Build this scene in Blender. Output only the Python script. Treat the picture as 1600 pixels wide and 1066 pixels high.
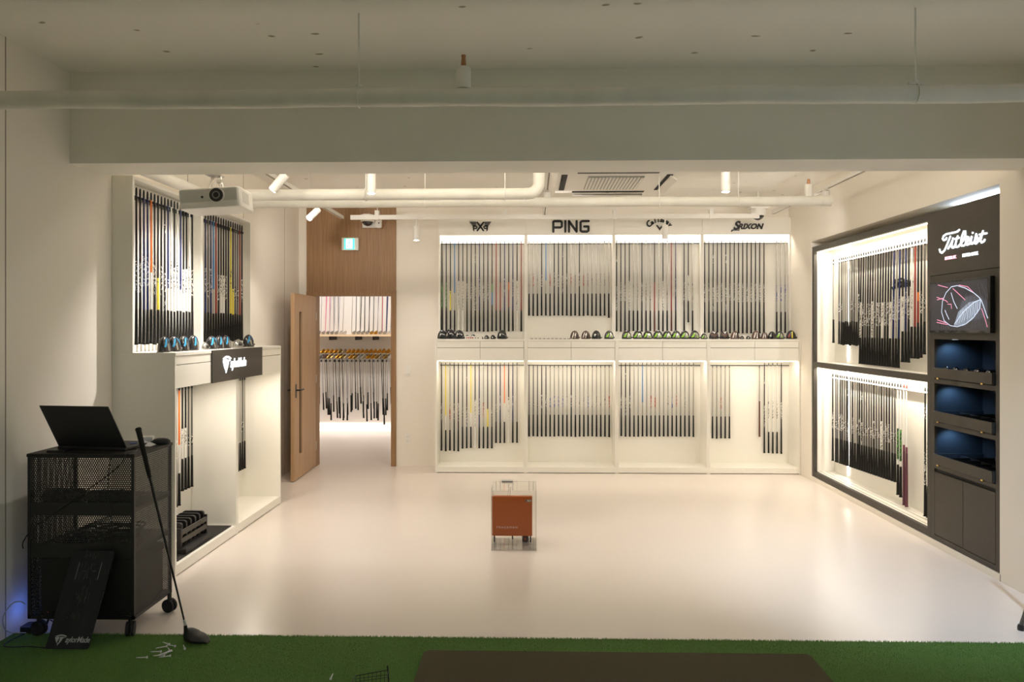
import bpy, bmesh, math, random
from mathutils import Vector, Matrix
random.seed(7)
for o in list(bpy.data.objects): bpy.data.objects.remove(o)
S = bpy.context.scene; C = S.collection
PI = math.pi
# ------------------------------------------------------------------ camera
F, TH, CZ = 1170.0, math.radians(1.37), 1.65
cam = bpy.data.objects.new('camera', bpy.data.cameras.new('camera')); C.objects.link(cam)
cam.location = (0, 0, CZ); cam.rotation_euler = (PI/2, 0, TH)
cam.data.sensor_width = 36; cam.data.lens = F/1600*36; cam.data.shift_y = -19/1600
cam.data.clip_start = .05; S.camera = cam
# ------------------------------------------------------------------ world and exposure
W = bpy.data.worlds.new('world'); S.world = W; W.use_nodes = True
W.node_tree.nodes['Background'].inputs[0].default_value = (.5, .48, .44, 1)
W.node_tree.nodes['Background'].inputs[1].default_value = .05
S.view_settings.view_transform = 'Standard'; S.view_settings.look = 'None'
S.view_settings.gamma = 1; S.view_settings.use_curve_mapping = False
S.view_settings.exposure = 0.45
S.cycles.max_bounces = 14; S.cycles.diffuse_bounces = 12; S.cycles.glossy_bounces = 4
S.cycles.transparent_max_bounces = 16; S.cycles.caustics_reflective = False; S.cycles.caustics_refractive = False
S.cycles.use_denoising = True; S.cycles.sample_clamp_indirect = 4

WARM = (1, .895, .75); WHITE = (1, .93, .86); COOL = (.72, .85, 1)
def area(name, loc, size, power, color, rot=(0, 0, 0), spread=PI):
    l = bpy.data.lights.new(name, 'AREA'); l.shape = 'RECTANGLE'; l.size, l.size_y = size
    l.energy = power; l.color = color; l.spread = spread
    o = bpy.data.objects.new(name, l); C.objects.link(o); o.location = loc; o.rotation_euler = rot; return o
def spot(name, loc, target, power, color, angle, blend=.6, rad=.03):
    l = bpy.data.lights.new(name, 'SPOT'); l.energy = power; l.color = color; l.spot_size = angle; l.spot_blend = blend; l.shadow_soft_size = rad
    o = bpy.data.objects.new(name, l); C.objects.link(o); o.location = loc
    o.rotation_euler = (Vector(target)-Vector(loc)).to_track_quat('-Z', 'Y').to_euler(); return o
def point(name, loc, power, color, rad=.02):
    l = bpy.data.lights.new(name, 'POINT'); l.energy = power; l.color = color; l.shadow_soft_size = rad
    o = bpy.data.objects.new(name, l); C.objects.link(o); o.location = loc; return o
# room dimensions (metres)
XL, XR, YB, ZC = -2.78, 3.07, 8.96, 3.20
UW = 1.0393; UX0 = -1.087                         # back wall display units
P_SPOT, P_FRONT = 62, 27
# unseen fill lights, added to brighten the front of the room
area('bay_fill', (.6, -.6, 3.1), (2.4, .5), P_FRONT, (1, .97, .98))
area('bay_cool_fill', (3.0, 2.2, 1.5), (1.6, 1.6), 7, COOL, (PI/2, 0, PI/2))

# ------------------------------------------------------------------ materials
M = {}
def pmat(name, col, rough=.5, metal=0, emit=None, es=0, spec=.5, coat=0, bump=None, noise=None):
    m = bpy.data.materials.new(name); m.use_nodes = True; nt = m.node_tree; b = nt.nodes['Principled BSDF']
    b.inputs['Base Color'].default_value = (*col, 1); b.inputs['Roughness'].default_value = rough
    b.inputs['Metallic'].default_value = metal; b.inputs['Specular IOR Level'].default_value = spec
    b.inputs['Coat Weight'].default_value = coat
    if emit: b.inputs['Emission Color'].default_value = (*emit, 1); b.inputs['Emission Strength'].default_value = es
    if noise or bump:
        tc = nt.nodes.new('ShaderNodeTexCoord')
    if noise:   # (scale xyz, color2, lo, hi)
        sc, col2, lo, hi = noise
        mp = nt.nodes.new('ShaderNodeMapping'); mp.inputs['Scale'].default_value = sc
        n = nt.nodes.new('ShaderNodeTexNoise'); n.inputs['Scale'].default_value = 1; n.inputs['Detail'].default_value = 5
        r = nt.nodes.new('ShaderNodeValToRGB'); r.color_ramp.elements[0].position = lo; r.color_ramp.elements[1].position = hi
        r.color_ramp.elements[0].color = (*col, 1); r.color_ramp.elements[1].color = (*col2, 1)
        nt.links.new(tc.outputs['Object'], mp.inputs[0]); nt.links.new(mp.outputs[0], n.inputs['Vector'])
        nt.links.new(n.outputs[0], r.inputs[0]); nt.links.new(r.outputs[0], b.inputs['Base Color'])
    if bump:    # (scale, strength)
        n2 = nt.nodes.new('ShaderNodeTexNoise'); n2.inputs['Scale'].default_value = bump[0]; n2.inputs['Detail'].default_value = 4
        bp = nt.nodes.new('ShaderNodeBump'); bp.inputs['Strength'].default_value = bump[1]; bp.inputs['Distance'].default_value = .01
        nt.links.new(tc.outputs['Object'], n2.inputs['Vector']); nt.links.new(n2.outputs[0], bp.inputs['Height']); nt.links.new(bp.outputs[0], b.inputs['Normal'])
    M[name] = m; return m
pmat('wall', (.82, .78, .71), .85, bump=(60, .05), noise=((1.2, 1.2, 1.2), (.80, .76, .69), .3, .7))
pmat('cabinet', (.84, .82, .76), .45)
pmat('seam', (.25, .22, .18), .8)
pmat('ceiling', (.62, .59, .53), .9, bump=(30, .1))
pmat('beam', (.84, .82, .77), .9, bump=(12, .12), noise=((2, 2, 2), (.80, .775, .72), .35, .7))
pmat('pipe', (.74, .72, .66), .55, bump=(8, .15), noise=((6, 3, 3), (.66, .64, .58), .4, .75))
pmat('whitemetal', (.78, .76, .72), .4)
pmat('whiteplastic', (.8, .78, .74), .4)
pmat('greyplastic', (.42, .42, .41), .5); pmat('meshgrey', (.58, .57, .55), .6)
pmat('black', (.012, .012, .013), .45)
pmat('blackmatte', (.016, .016, .017), .8)
pmat('blackgloss', (.008, .008, .01), .08, coat=.6)
pmat('logo', (.012, .011, .01), .5)
pmat('bronze', (.052, .044, .034), .55, noise=((40, 40, 40), (.045, .038, .03), .3, .7))
pmat('bronzedark', (.012, .010, .009), .6)
pmat('niche', (.03, .035, .045), .5)
pmat('grip', (.012, .011, .010), .8, spec=.3, bump=(400, .3))
pmat('gripwhite', (.72, .70, .66), .6)
pmat('griprust', (.10, .03, .018), .7)
pmat('grippurple', (.11, .03, .05), .7)
pmat('steel', (.52, .50, .46), .28, .9)
pmat('shaftblack', (.010, .009, .009), .38, spec=.35)
pmat('shaftgrey', (.12, .115, .11), .3, .4)
pmat('shaftwhite', (.78, .77, .74), .3)
pmat('shaftnavy', (.012, .02, .10), .25, coat=.3)
pmat('shaftblue', (.08, .25, .55), .25)
pmat('shaftorange', (.75, .17, .02), .3)
pmat('shaftyellow', (.80, .66, .04), .3)
pmat('shaftred', (.28, .03, .02), .3)
pmat('shaftgreen', (.06, .28, .06), .3)
pmat('shaftpurple', (.16, .04, .07), .3)
pmat('chrome', (.8, .79, .77), .12, 1)
pmat('gold', (.85, .58, .18), .2, 1)
pmat('orangebox', (.42, .09, .010), .5, bump=(500, .1))
pmat('copper', (.42, .2, .1), .35, .8)
pmat('headdark', (.02, .018, .018), .2, coat=.6)
pmat('headblack', (.01, .01, .012), .15, coat=.8)
pmat('headgreen', (.22, .45, .04), .25, coat=.3)
pmat('headsilver', (.55, .54, .5), .2, .8)
pmat('headbrown', (.12, .075, .065), .3, .4)
pmat('headblue', (.05, .33, .62), .25, coat=.4)
pmat('headyellow', (.62, .55, .05), .3)
pmat('headwhite', (.7, .68, .64), .25)
pmat('ledwarm', (1, .9, .7), .5, emit=(1, .88, .66), es=7)
pmat('ledhot', (1, .95, .85), .5, emit=(1, .95, .86), es=18)
pmat('ledcool', (1, 1, 1), .5, emit=(.80, .90, 1), es=1.4)
pmat('ledpink', (.9, .5, .6), .5, emit=(.85, .42, .52), es=1.3)
pmat('lens', (1, 1, 1), .5, emit=(1, .95, .88), es=12)
pmat('exitgreen', (.1, .8, .6), .5, emit=(.05, .75, .55), es=1.0)
pmat('exitwhite', (.9, 1, 1), .5, emit=(.75, 1, .97), es=1.6)
pmat('screenbase', (.02, .02, .022), .15, emit=(.022, .020, .023), es=1)
pmat('screenline', (0, 0, 0), .3, emit=(.62, .70, .85), es=1)
pmat('screenpink', (0, 0, 0), .3, emit=(.80, .28, .42), es=1)
pmat('screengrey', (0, 0, 0), .3, emit=(.20, .23, .28), es=1)
pmat('screendark', (0, 0, 0), .3, emit=(.035, .033, .036), es=1)
pmat('ledblue', (.1, .2, 1), .3, emit=(.15, .3, 1), es=9)
pmat('ledred', (1, .05, .05), .3, emit=(1, .1, .08), es=2)
pmat('puttingmat', (.018, .019, .022), .9, noise=((14, 14, 3), (.028, .030, .035), .45, .75))
pmat('chalk', (.24, .25, .27), .9)
pmat('matprint', (.45, .46, .48), .8)
pmat('tee', (.78, .78, .8), .4)
pmat('bluebag', (.05, .09, .4), .4)
pmat('paper', (.7, .7, .72), .6)
pmat('hitmat', (.082, .068, .026), .95, bump=(700, .6), noise=((260, 260, 10), (.055, .045, .018), .3, .7))
pmat('plasticwrap', (.42, .42, .45), .25, .3)
pmat('pinkwrap', (.55, .15, .25), .3)
pmat('darkglass', (.02, .02, .025), .05, coat=.5)
pmat('shelfwood', (.62, .47, .30), .5)

def wood(name, a, b, rough=.5):
    m = bpy.data.materials.new(name); m.use_nodes = True; nt = m.node_tree; p = nt.nodes['Principled BSDF']
    tc = nt.nodes.new('ShaderNodeTexCoord'); mp = nt.nodes.new('ShaderNodeMapping'); mp.inputs['Scale'].default_value = (26, 26, .9)
    n = nt.nodes.new('ShaderNodeTexNoise'); n.inputs['Scale'].default_value = 2.2; n.inputs['Detail'].default_value = 8; n.inputs['Distortion'].default_value = .6
    r = nt.nodes.new('ShaderNodeValToRGB'); r.color_ramp.elements[0].position = .32; r.color_ramp.elements[1].position = .68
    r.color_ramp.elements[0].color = (*a, 1); r.color_ramp.elements[1].color = (*b, 1)
    nt.links.new(tc.outputs['Object'], mp.inputs[0]); nt.links.new(mp.outputs[0], n.inputs['Vector']); nt.links.new(n.outputs[0], r.inputs[0])
    nt.links.new(r.outputs[0], p.inputs['Base Color']); p.inputs['Roughness'].default_value = rough; M[name] = m
wood('wood', (.23, .125, .055), (.33, .19, .09)); wood('woodlight', (.36, .22, .12), (.46, .30, .17))

def floor_mat():
    m = bpy.data.materials.new('floorvinyl'); m.use_nodes = True; nt = m.node_tree; p = nt.nodes['Principled BSDF']
    tc = nt.nodes.new('ShaderNodeTexCoord')
    n = nt.nodes.new('ShaderNodeTexNoise'); n.inputs['Scale'].default_value = 1.6; n.inputs['Detail'].default_value = 6
    r = nt.nodes.new('ShaderNodeValToRGB'); r.color_ramp.elements[0].color = (.72, .655, .605, 1); r.color_ramp.elements[1].color = (.725, .66, .61, 1)
    r.color_ramp.elements[0].position = .35; r.color_ramp.elements[1].position = .65
    nt.links.new(tc.outputs['Object'], n.inputs['Vector']); nt.links.new(n.outputs[0], r.inputs[0]); nt.links.new(r.outputs[0], p.inputs['Base Color'])
    r2 = nt.nodes.new('ShaderNodeMapRange'); r2.inputs[3].default_value = .27; r2.inputs[4].default_value = .27
    n2 = nt.nodes.new('ShaderNodeTexNoise'); n2.inputs['Scale'].default_value = 5
    nt.links.new(tc.outputs['Object'], n2.inputs['Vector']); nt.links.new(n2.outputs[0], r2.inputs[0]); nt.links.new(r2.outputs[0], p.inputs['Roughness'])
    p.inputs['Specular IOR Level'].default_value = .6; M['floor'] = m
floor_mat()

def slab_mat():   # painted concrete slab with small chips and hairline seams
    m = M['ceiling']; nt = m.node_tree; p = nt.nodes['Principled BSDF']
    tc = nt.nodes.new('ShaderNodeTexCoord')
    v = nt.nodes.new('ShaderNodeTexVoronoi'); v.inputs['Scale'].default_value = 3.4
    ns = nt.nodes.new('ShaderNodeTexNoise'); ns.inputs['Scale'].default_value = 30; ns.inputs['Detail'].default_value = 3
    ad = nt.nodes.new('ShaderNodeMixRGB'); ad.blend_type = 'ADD'; ad.inputs[0].default_value = .09
    mpv = nt.nodes.new('ShaderNodeMapping'); mpv.inputs['Scale'].default_value = (1, 1.6, 1)
    nt.links.new(tc.outputs['Object'], ad.inputs[1]); nt.links.new(ns.outputs[1], ad.inputs[2]); nt.links.new(ad.outputs[0], mpv.inputs[0]); nt.links.new(mpv.outputs[0], v.inputs['Vector'])
    r = nt.nodes.new('ShaderNodeValToRGB'); r.color_ramp.elements[0].position = .055; r.color_ramp.elements[1].position = .085
    r.color_ramp.elements[0].color = (.42, .38, .32, 1); r.color_ramp.elements[1].color = (1, 1, 1, 1)
    nt.links.new(v.outputs['Distance'], r.inputs[0])
    n = nt.nodes.new('ShaderNodeTexNoise'); n.inputs['Scale'].default_value = 1.1; n.inputs['Detail'].default_value = 6
    r3 = nt.nodes.new('ShaderNodeValToRGB'); r3.color_ramp.elements[0].color = (.83, .81, .76, 1); r3.color_ramp.elements[1].color = (.83, .81, .76, 1)
    nt.links.new(tc.outputs['Object'], n.inputs['Vector']); nt.links.new(n.outputs[0], r3.inputs[0])
    mx = nt.nodes.new('ShaderNodeMixRGB'); mx.blend_type = 'MULTIPLY'; mx.inputs[0].default_value = 1
    nt.links.new(r3.outputs[0], mx.inputs[1]); nt.links.new(r.outputs[0], mx.inputs[2]); nt.links.new(mx.outputs[0], p.inputs['Base Color'])
slab_mat()

def decal(name, base, ink, sc=70, thr=.56):     # printed lettering on a shaft: short marks along its length
    m = bpy.data.materials.new(name); m.use_nodes = True; nt = m.node_tree; p = nt.nodes['Principled BSDF']
    tc = nt.nodes.new('ShaderNodeTexCoord'); mp = nt.nodes.new('ShaderNodeMapping'); mp.inputs['Scale'].default_value = (120, 120, sc)
    n = nt.nodes.new('ShaderNodeTexNoise'); n.inputs['Scale'].default_value = 1; n.inputs['Detail'].default_value = 2
    oi = nt.nodes.new('ShaderNodeObjectInfo'); ad = nt.nodes.new('ShaderNodeVectorMath'); ad.operation = 'ADD'
    cb = nt.nodes.new('ShaderNodeCombineXYZ'); ml = nt.nodes.new('ShaderNodeMath'); ml.operation = 'MULTIPLY'; ml.inputs[1].default_value = 50
    nt.links.new(oi.outputs['Random'], ml.inputs[0]); nt.links.new(ml.outputs[0], cb.inputs[2])
    nt.links.new(tc.outputs['Object'], mp.inputs[0]); nt.links.new(mp.outputs[0], ad.inputs[0]); nt.links.new(cb.outputs[0], ad.inputs[1]); nt.links.new(ad.outputs[0], n.inputs['Vector'])
    r = nt.nodes.new('ShaderNodeValToRGB'); r.color_ramp.interpolation = 'CONSTANT'; r.color_ramp.elements[1].position = thr
    r.color_ramp.elements[0].color = (*base, 1); r.color_ramp.elements[1].color = (*ink, 1)
    nt.links.new(n.outputs[0], r.inputs[0]); nt.links.new(r.outputs[0], p.inputs['Base Color']); p.inputs['Roughness'].default_value = .3; M[name] = m
decal('deckw', (.012, .012, .012), (.75, .73, .7)); decal('decwk', (.75, .74, .7), (.02, .02, .02))
decal('decnw', (.012, .02, .10), (.6, .62, .7)); decal('decsk', (.5, .48, .44), (.05, .05, .06), 60, .56)
decal('decyk', (.78, .66, .05), (.03, .03, .02), 50, .56); decal('decsb', (.55, .53, .48), (.05, .08, .3), 50, .5)
decal('decsr', (.55, .52, .46), (.35, .05, .03), 45, .48); decal('deckg', (.02, .02, .02), (.10, .35, .08), 60, .5)

def mesh_mat():   # perforated steel sheet: round holes in staggered rows
    m = bpy.data.materials.new('perforated'); m.use_nodes = True; nt = m.node_tree; nd = nt.nodes; L = nt.links
    p = nd['Principled BSDF']; p.inputs['Base Color'].default_value = (.02, .019, .018, 1); p.inputs['Roughness'].default_value = .5
    uv = nd.new('ShaderNodeUVMap')
    def mth(op, a, b=None):
        k = nd.new('ShaderNodeMath'); k.operation = op
        for i, v in enumerate((a, b)):
            if v is None: continue
            if isinstance(v, (int, float)): k.inputs[i].default_value = v
            else: L.new(v, k.inputs[i])
        return k.outputs[0]
    sp = nd.new('ShaderNodeSeparateXYZ'); L.new(uv.outputs[0], sp.inputs[0])
    def lattice(off):
        a = mth('SUBTRACT', mth('FRACT', mth('ADD', mth('MULTIPLY', sp.outputs[0], 1/.0125), off)), .5)
        b = mth('SUBTRACT', mth('FRACT', mth('ADD', mth('MULTIPLY', sp.outputs[1], 1/.0217), off)), .5)
        b = mth('MULTIPLY', b, 1.737)
        return mth('ADD', mth('MULTIPLY', a, a), mth('MULTIPLY', b, b))
    d = mth('MINIMUM', lattice(0), lattice(.5)); h = mth('LESS_THAN', d, .30**2)
    t = nd.new('ShaderNodeBsdfTransparent'); mx = nd.new('ShaderNodeMixShader')
    L.new(h, mx.inputs[0]); L.new(p.outputs[0], mx.inputs[1]); L.new(t.outputs[0], mx.inputs[2]); L.new(mx.outputs[0], nd['Material Output'].inputs[0])
    M['perforated'] = m
mesh_mat()
def clear_mat(name, tint):
    m = bpy.data.materials.new(name); m.use_nodes = True; nt = m.node_tree; nd = nt.nodes; L = nt.links
    t = nd.new('ShaderNodeBsdfTransparent'); t.inputs[0].default_value = (*tint, 1)
    g = nd.new('ShaderNodeBsdfGlossy'); g.inputs['Roughness'].default_value = .03
    fr = nd.new('ShaderNodeFresnel'); fr.inputs[0].default_value = 1.45; mx = nd.new('ShaderNodeMixShader')
    ge = nd.new('ShaderNodeNewGeometry'); iv = nd.new('ShaderNodeMath'); iv.operation = 'SUBTRACT'; iv.inputs[0].default_value = 1; L.new(ge.outputs['Backfacing'], iv.inputs[1])
    mu = nd.new('ShaderNodeMath'); mu.operation = 'MULTIPLY'; L.new(fr.outputs[0], mu.inputs[0]); L.new(iv.outputs[0], mu.inputs[1])
    L.new(mu.outputs[0], mx.inputs[0]); L.new(t.outputs[0], mx.inputs[1]); L.new(g.outputs[0], mx.inputs[2]); L.new(mx.outputs[0], nd['Material Output'].inputs[0]); M[name] = m
clear_mat('acrylic', (.97, .97, .96)); clear_mat('paneglass', (.5, .5, .48))
pmat('turf', (.15, .31, .06), .95, bump=(900, .9), noise=((170, 170, 10), (.10, .21, .04), .3, .7))
pmat('blade', (.17, .35, .07), .8, noise=((60, 60, 60), (.11, .25, .045), .3, .7))

# ------------------------------------------------------------------ mesh builder
class MB:
    def __init__(s): s.v = []; s.f = []; s.m = []; s.sm = []; s.mats = []; s.uv = False
    def mi(s, mat):
        if mat not in s.mats: s.mats.append(mat)
        return s.mats.index(mat)
    def add(s, vs, fs, mat, smooth=False):
        k = len(s.v); s.v += [tuple(v) for v in vs]; i = s.mi(mat)
        for f in fs: s.f.append([k+j for j in f]); s.m.append(i); s.sm.append(smooth)
        return s
    def box(s, x0, x1, y0, y1, z0, z1, mat):
        x0, x1 = sorted((x0, x1)); y0, y1 = sorted((y0, y1)); z0, z1 = sorted((z0, z1))
        v = [(x, y, z) for z in (z0, z1) for y in (y0, y1) for x in (x0, x1)]
        return s.add(v, [(0, 2, 3, 1), (4, 5, 7, 6), (0, 1, 5, 4), (2, 6, 7, 3), (0, 4, 6, 2), (1, 3, 7, 5)], mat)
    def obox(s, c, size, rot, mat):   # oriented box, rot = Matrix 3x3
        v = [Vector(c)+rot@Vector((a*size[0]/2, b*size[1]/2, d*size[2]/2)) for d in (-1, 1) for b in (-1, 1) for a in (-1, 1)]
        return s.add(v, [(0, 2, 3, 1), (4, 5, 7, 6), (0, 1, 5, 4), (2, 6, 7, 3), (0, 4, 6, 2), (1, 3, 7, 5)], mat)
    def rbox(s, x0, x1, y0, y1, z0, z1, r, mat, axis='z', seg=4):   # box with rounded vertical (or other) edges
        A = {'z': (0, 1, 2), 'y': (0, 2, 1), 'x': (1, 2, 0)}[axis]; lo = (x0, y0, z0); hi = (x1, y1, z1)
        a0, a1, b0, b1, c0, c1 = lo[A[0]], hi[A[0]], lo[A[1]], hi[A[1]], lo[A[2]], hi[A[2]]
        pts = []
        for (cx, cy, st) in ((a1-r, b1-r, 0), (a0+r, b1-r, 1), (a0+r, b0+r, 2), (a1-r, b0+r, 3)):
            for i in range(seg+1):
                t = (st+i/seg)*PI/2; pts.append((cx+r*math.cos(t), cy+r*math.sin(t)))
        n = len(pts); vs = []
        for c in (c0, c1):
            for p in pts:
                q = [0, 0, 0]; q[A[0]], q[A[1]], q[A[2]] = p[0], p[1], c; vs.append(q)
        return s.add(vs, [list(range(n))[::-1], list(range(n, 2*n))]+[(i, (i+1) % n, n+(i+1) % n, n+i) for i in range(n)], mat)
    def rings(s, rings, mat, cap=True, smooth=True, closed=False):
        k = len(rings[0]); vs = [p for r in rings for p in r]; fs = []
        for i in range(len(rings)-1):
            for j in range(k): fs.append((i*k+j, i*k+(j+1) % k, (i+1)*k+(j+1) % k, (i+1)*k+j))
        if closed:
            i = len(rings)-1
            for j in range(k): fs.append((i*k+j, i*k+(j+1) % k, (j+1) % k, j))
        s.add(vs, fs, mat, smooth)
        if cap and not closed:
            s.add(rings[0], [list(range(k))[::-1]], mat); s.add(rings[-1], [list(range(k))], mat)
        return s
    def tube(s, pts, r, mat, n=8, cap=True, smooth=True):    # r number or list
        P = [Vector(p) for p in pts]; rs = r if isinstance(r, (list, tuple)) else [r]*len(P); R = []; u = None
        for i, p in enumerate(P):
            d = (P[min(i+1, len(P)-1)]-P[max(i-1, 0)]).normalized()
            if u is None: u = d.orthogonal().normalized()
            else: u = (u-d*u.dot(d)); u = u.normalized() if u.length > 1e-6 else d.orthogonal().normalized()
            w = d.cross(u)
            R.append([p+(u*math.cos(2*PI*j/n)+w*math.sin(2*PI*j/n))*rs[i] for j in range(n)])
        return s.rings(R, mat, cap, smooth)
    def lathe(s, prof, mat, n=20, c=(0, 0, 0), smooth=True):  # prof [(r,z)]
        return s.rings([[(c[0]+r*math.cos(2*PI*j/n), c[1]+r*math.sin(2*PI*j/n), c[2]+z) for j in range(n)] for r, z in prof], mat, True, smooth)
    def torus(s, c, R, r, mat, rot=Matrix.Identity(3), n=28, k=8):
        rr = []
        for i in range(n):
            a = 2*PI*i/n; rr.append([Vector(c)+rot@Vector(((R+r*math.cos(2*PI*j/k))*math.cos(a), (R+r*math.cos(2*PI*j/k))*math.sin(a), r*math.sin(2*PI*j/k))) for j in range(k)])
        return s.rings(rr, mat, False, True, True)
    def strokes(s, lines, w, depth, fr, mat, n=8):  # flat lettering: lines in (u,v), fr = (origin,u,v,normal)
        o, U, V, N = [Vector(q) for q in fr]
        mp = lambda a, b, d: o+U*a+V*b+N*d
        for ln in lines:
            for a, b in zip(ln, ln[1:]):
                dx, dy = b[0]-a[0], b[1]-a[1]; L = math.hypot(dx, dy)
                if L < 1e-7: continue
                px, py = -dy/L*w/2, dx/L*w/2
                q = [(a[0]+px, a[1]+py), (a[0]-px, a[1]-py), (b[0]-px, b[1]-py), (b[0]+px, b[1]+py)]
                s.add([mp(*t, 0) for t in q]+[mp(*t, depth) for t in q], [(0, 1, 2, 3), (7, 6, 5, 4), (0, 4, 5, 1), (1, 5, 6, 2), (2, 6, 7, 3), (3, 7, 4, 0)], mat)
            for a in ln:
                q = [(a[0]+w/2*math.cos(2*PI*i/n), a[1]+w/2*math.sin(2*PI*i/n)) for i in range(n)]
                s.add([mp(*t, 0) for t in q]+[mp(*t, depth*.98) for t in q], [list(range(n)), list(range(2*n-1, n-1, -1))]+[(i, n+i, n+(i+1) % n, (i+1) % n) for i in range(n)], mat)
        return s
    def poly(s, pts, depth, fr, mat):
        o, U, V, N = [Vector(q) for q in fr]; n = len(pts)
        return s.add([o+U*a+V*b for a, b in pts]+[o+U*a+V*b+N*depth for a, b in pts], [list(range(n))[::-1], list(range(n, 2*n))]+[(i, (i+1) % n, n+(i+1) % n, n+i) for i in range(n)], mat)
    def text(s, body, size, fr, mat, depth=.004, bold=0, shear=0, sx=1, align='CENTER', spacing=1):
        c = bpy.data.curves.new('t', 'FONT'); c.body = body; c.size = size; c.extrude = depth/2; c.offset = bold; c.shear = shear; c.align_x = align; c.space_character = spacing; c.resolution_u = 3
        o = bpy.data.objects.new('t', c); C.objects.link(o); bpy.context.view_layer.update()
        me = bpy.data.meshes.new_from_object(o.evaluated_get(bpy.context.evaluated_depsgraph_get()))
        org, U, V, N = [Vector(q) for q in fr]
        s.add([org+U*v.co.x*sx+V*v.co.y+N*(v.co.z+depth/2) for v in me.vertices], [list(p.vertices) for p in me.polygons], mat)
        bpy.data.objects.remove(o); bpy.data.curves.remove(c); bpy.data.meshes.remove(me); return s
    def mesh(s, name, off=(0, 0, 0)):
        me = bpy.data.meshes.new(name); me.from_pydata([(v[0]-off[0], v[1]-off[1], v[2]-off[2]) for v in s.v], [], s.f)
        for k in s.mats: me.materials.append(M[k])
        me.polygons.foreach_set('material_index', s.m); me.polygons.foreach_set('use_smooth', s.sm)
        bm = bmesh.new(); bm.from_mesh(me); bmesh.ops.recalc_face_normals(bm, faces=bm.faces); bm.to_mesh(me); bm.free()
        me.update(); return me
def link(name, me, parent=None, loc=None):
    o = bpy.data.objects.new(name, me); C.objects.link(o)
    if parent: o.parent = parent
    if loc: o.location = loc
    return o
def thing(name, label, cat, loc=(0, 0, 0), group=None, rotz=0):
    o = link(name, None, None, loc); o.rotation_euler = (0, 0, rotz); o.empty_display_size = .05
    o['label'] = label; o['category'] = cat
    if group: o['group'] = group
    o['_b'] = list(loc); return o
def part(t, name, mb, label=None, sub=None, bevel=0):   # mb in world coordinates (t unrotated)
    b = t.get('_b', (0, 0, 0)); o = link(name, mb.mesh(name, b), sub or t)
    if label: o['label'] = label
    if bevel:
        md = o.modifiers.new('bevel', 'BEVEL'); md.width = bevel; md.segments = 2; md.limit_method = 'ANGLE'
    return o
def single(name, mb, label, cat, base=(0, 0, 0), group=None, kind=None):
    o = link(name, mb.mesh(name, base), None, base); o['label'] = label; o['category'] = cat
    if group: o['group'] = group
    if kind: o['kind'] = kind
    return o
def struct(name, mb, base=(0, 0, 0), label=None):
    o = link(name, mb.mesh(name, base), None, base); o['kind'] = 'structure'
    if label: o['label'] = label
    return o
def light_into(t, o):   # a lamp belongs to its fixture
    o.location = Vector(o.location)-Vector(t['_b']); o.parent = t
FB = lambda x, y, z: ((x, y, z), (1, 0, 0), (0, 0, 1), (0, -1, 0))     # facing the camera from the back wall
FR = lambda x, y, z: ((x, y, z), (0, -1, 0), (0, 0, 1), (-1, 0, 0))    # right wall
FL = lambda x, y, z: ((x, y, z), (0, 1, 0), (0, 0, 1), (1, 0, 0))      # left wall
ORD = 'first second third fourth fifth sixth seventh eighth ninth tenth eleventh twelfth thirteenth fourteenth fifteenth sixteenth seventeenth eighteenth nineteenth twentieth'.split()
ORD += ['twenty-'+w for w in ORD[:9]]+['thirtieth']+['thirty-'+w for w in ORD[:9]]

# ================================================================== ROOM SHELL
DX0, DX1, DZ = -2.565, -1.665, 2.045         # door opening in the back wall
struct('floor', MB().box(-4.6, XR+.6, -3, 12.32, -.12, 0, 'floor'))
struct('ceiling', MB().box(XL-.1, XR+.5, -3, YB+.12, ZC, ZC+.15, 'ceiling'))
b = MB().box(XL-.12, XL, -3, YB+.12, 0, ZC, 'wall')
for y in (3.905, 6.02, 7.20, 8.42): b.box(XL-.001, XL+.0015, y-.003, y+.003, 0, ZC, 'seam')
struct('wall_left', b)
b = MB()
b.box(XL, -2.687, YB, YB+.12, 0, ZC, 'wall').box(-1.605, XR, YB, YB+.12, 0, ZC, 'wall')
struct('wall_back', b)
b = MB().box(-2.687, DX0-.045, YB-.012, YB+.12, 0, ZC, 'wood')
b = MB().box(-2.687, -1.605, YB-.012, YB+.118, DZ+.05, ZC, 'wood')
struct('trim_1', b, label='oak panel filling the wall above the doorway')
RY0, RY1, RZ0, RZ1 = 4.969, 8.244, .045, 2.60
b = MB().box(XR, XR+.5, -3, RY0, 0, ZC, 'wall').box(XR, XR+.5, RY1, YB+.12, 0, ZC, 'wall').box(XR, XR+.5, RY0, RY1, RZ1, ZC, 'wall').box(XR, XR+.5, RY0, RY1, 0, RZ0, 'wall').box(XR+.42, XR+.5, RY0, RY1, RZ0, RZ1, 'wall')
b.box(XR-.0015, XR, 4.96, 4.966, 0, RZ0+.0, 'seam')
struct('wall_right', b)
struct('wall_front', MB().box(XL-.12, XR+.5, -3.12, -3, 0, ZC, 'wall'))
# concrete beam across the room
b = MB().box(XL, XR, 4.46, 4.80, 2.65, ZC, 'beam')
for x, z0, z1 in ((-1.85, 2.66, 3.1), (-.62, 2.66, 3.0)): b.box(x-.0015, x+.0015, 4.4585, 4.46, z0, z1, 'ceiling')
struct('ceiling_beam', b)
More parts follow.
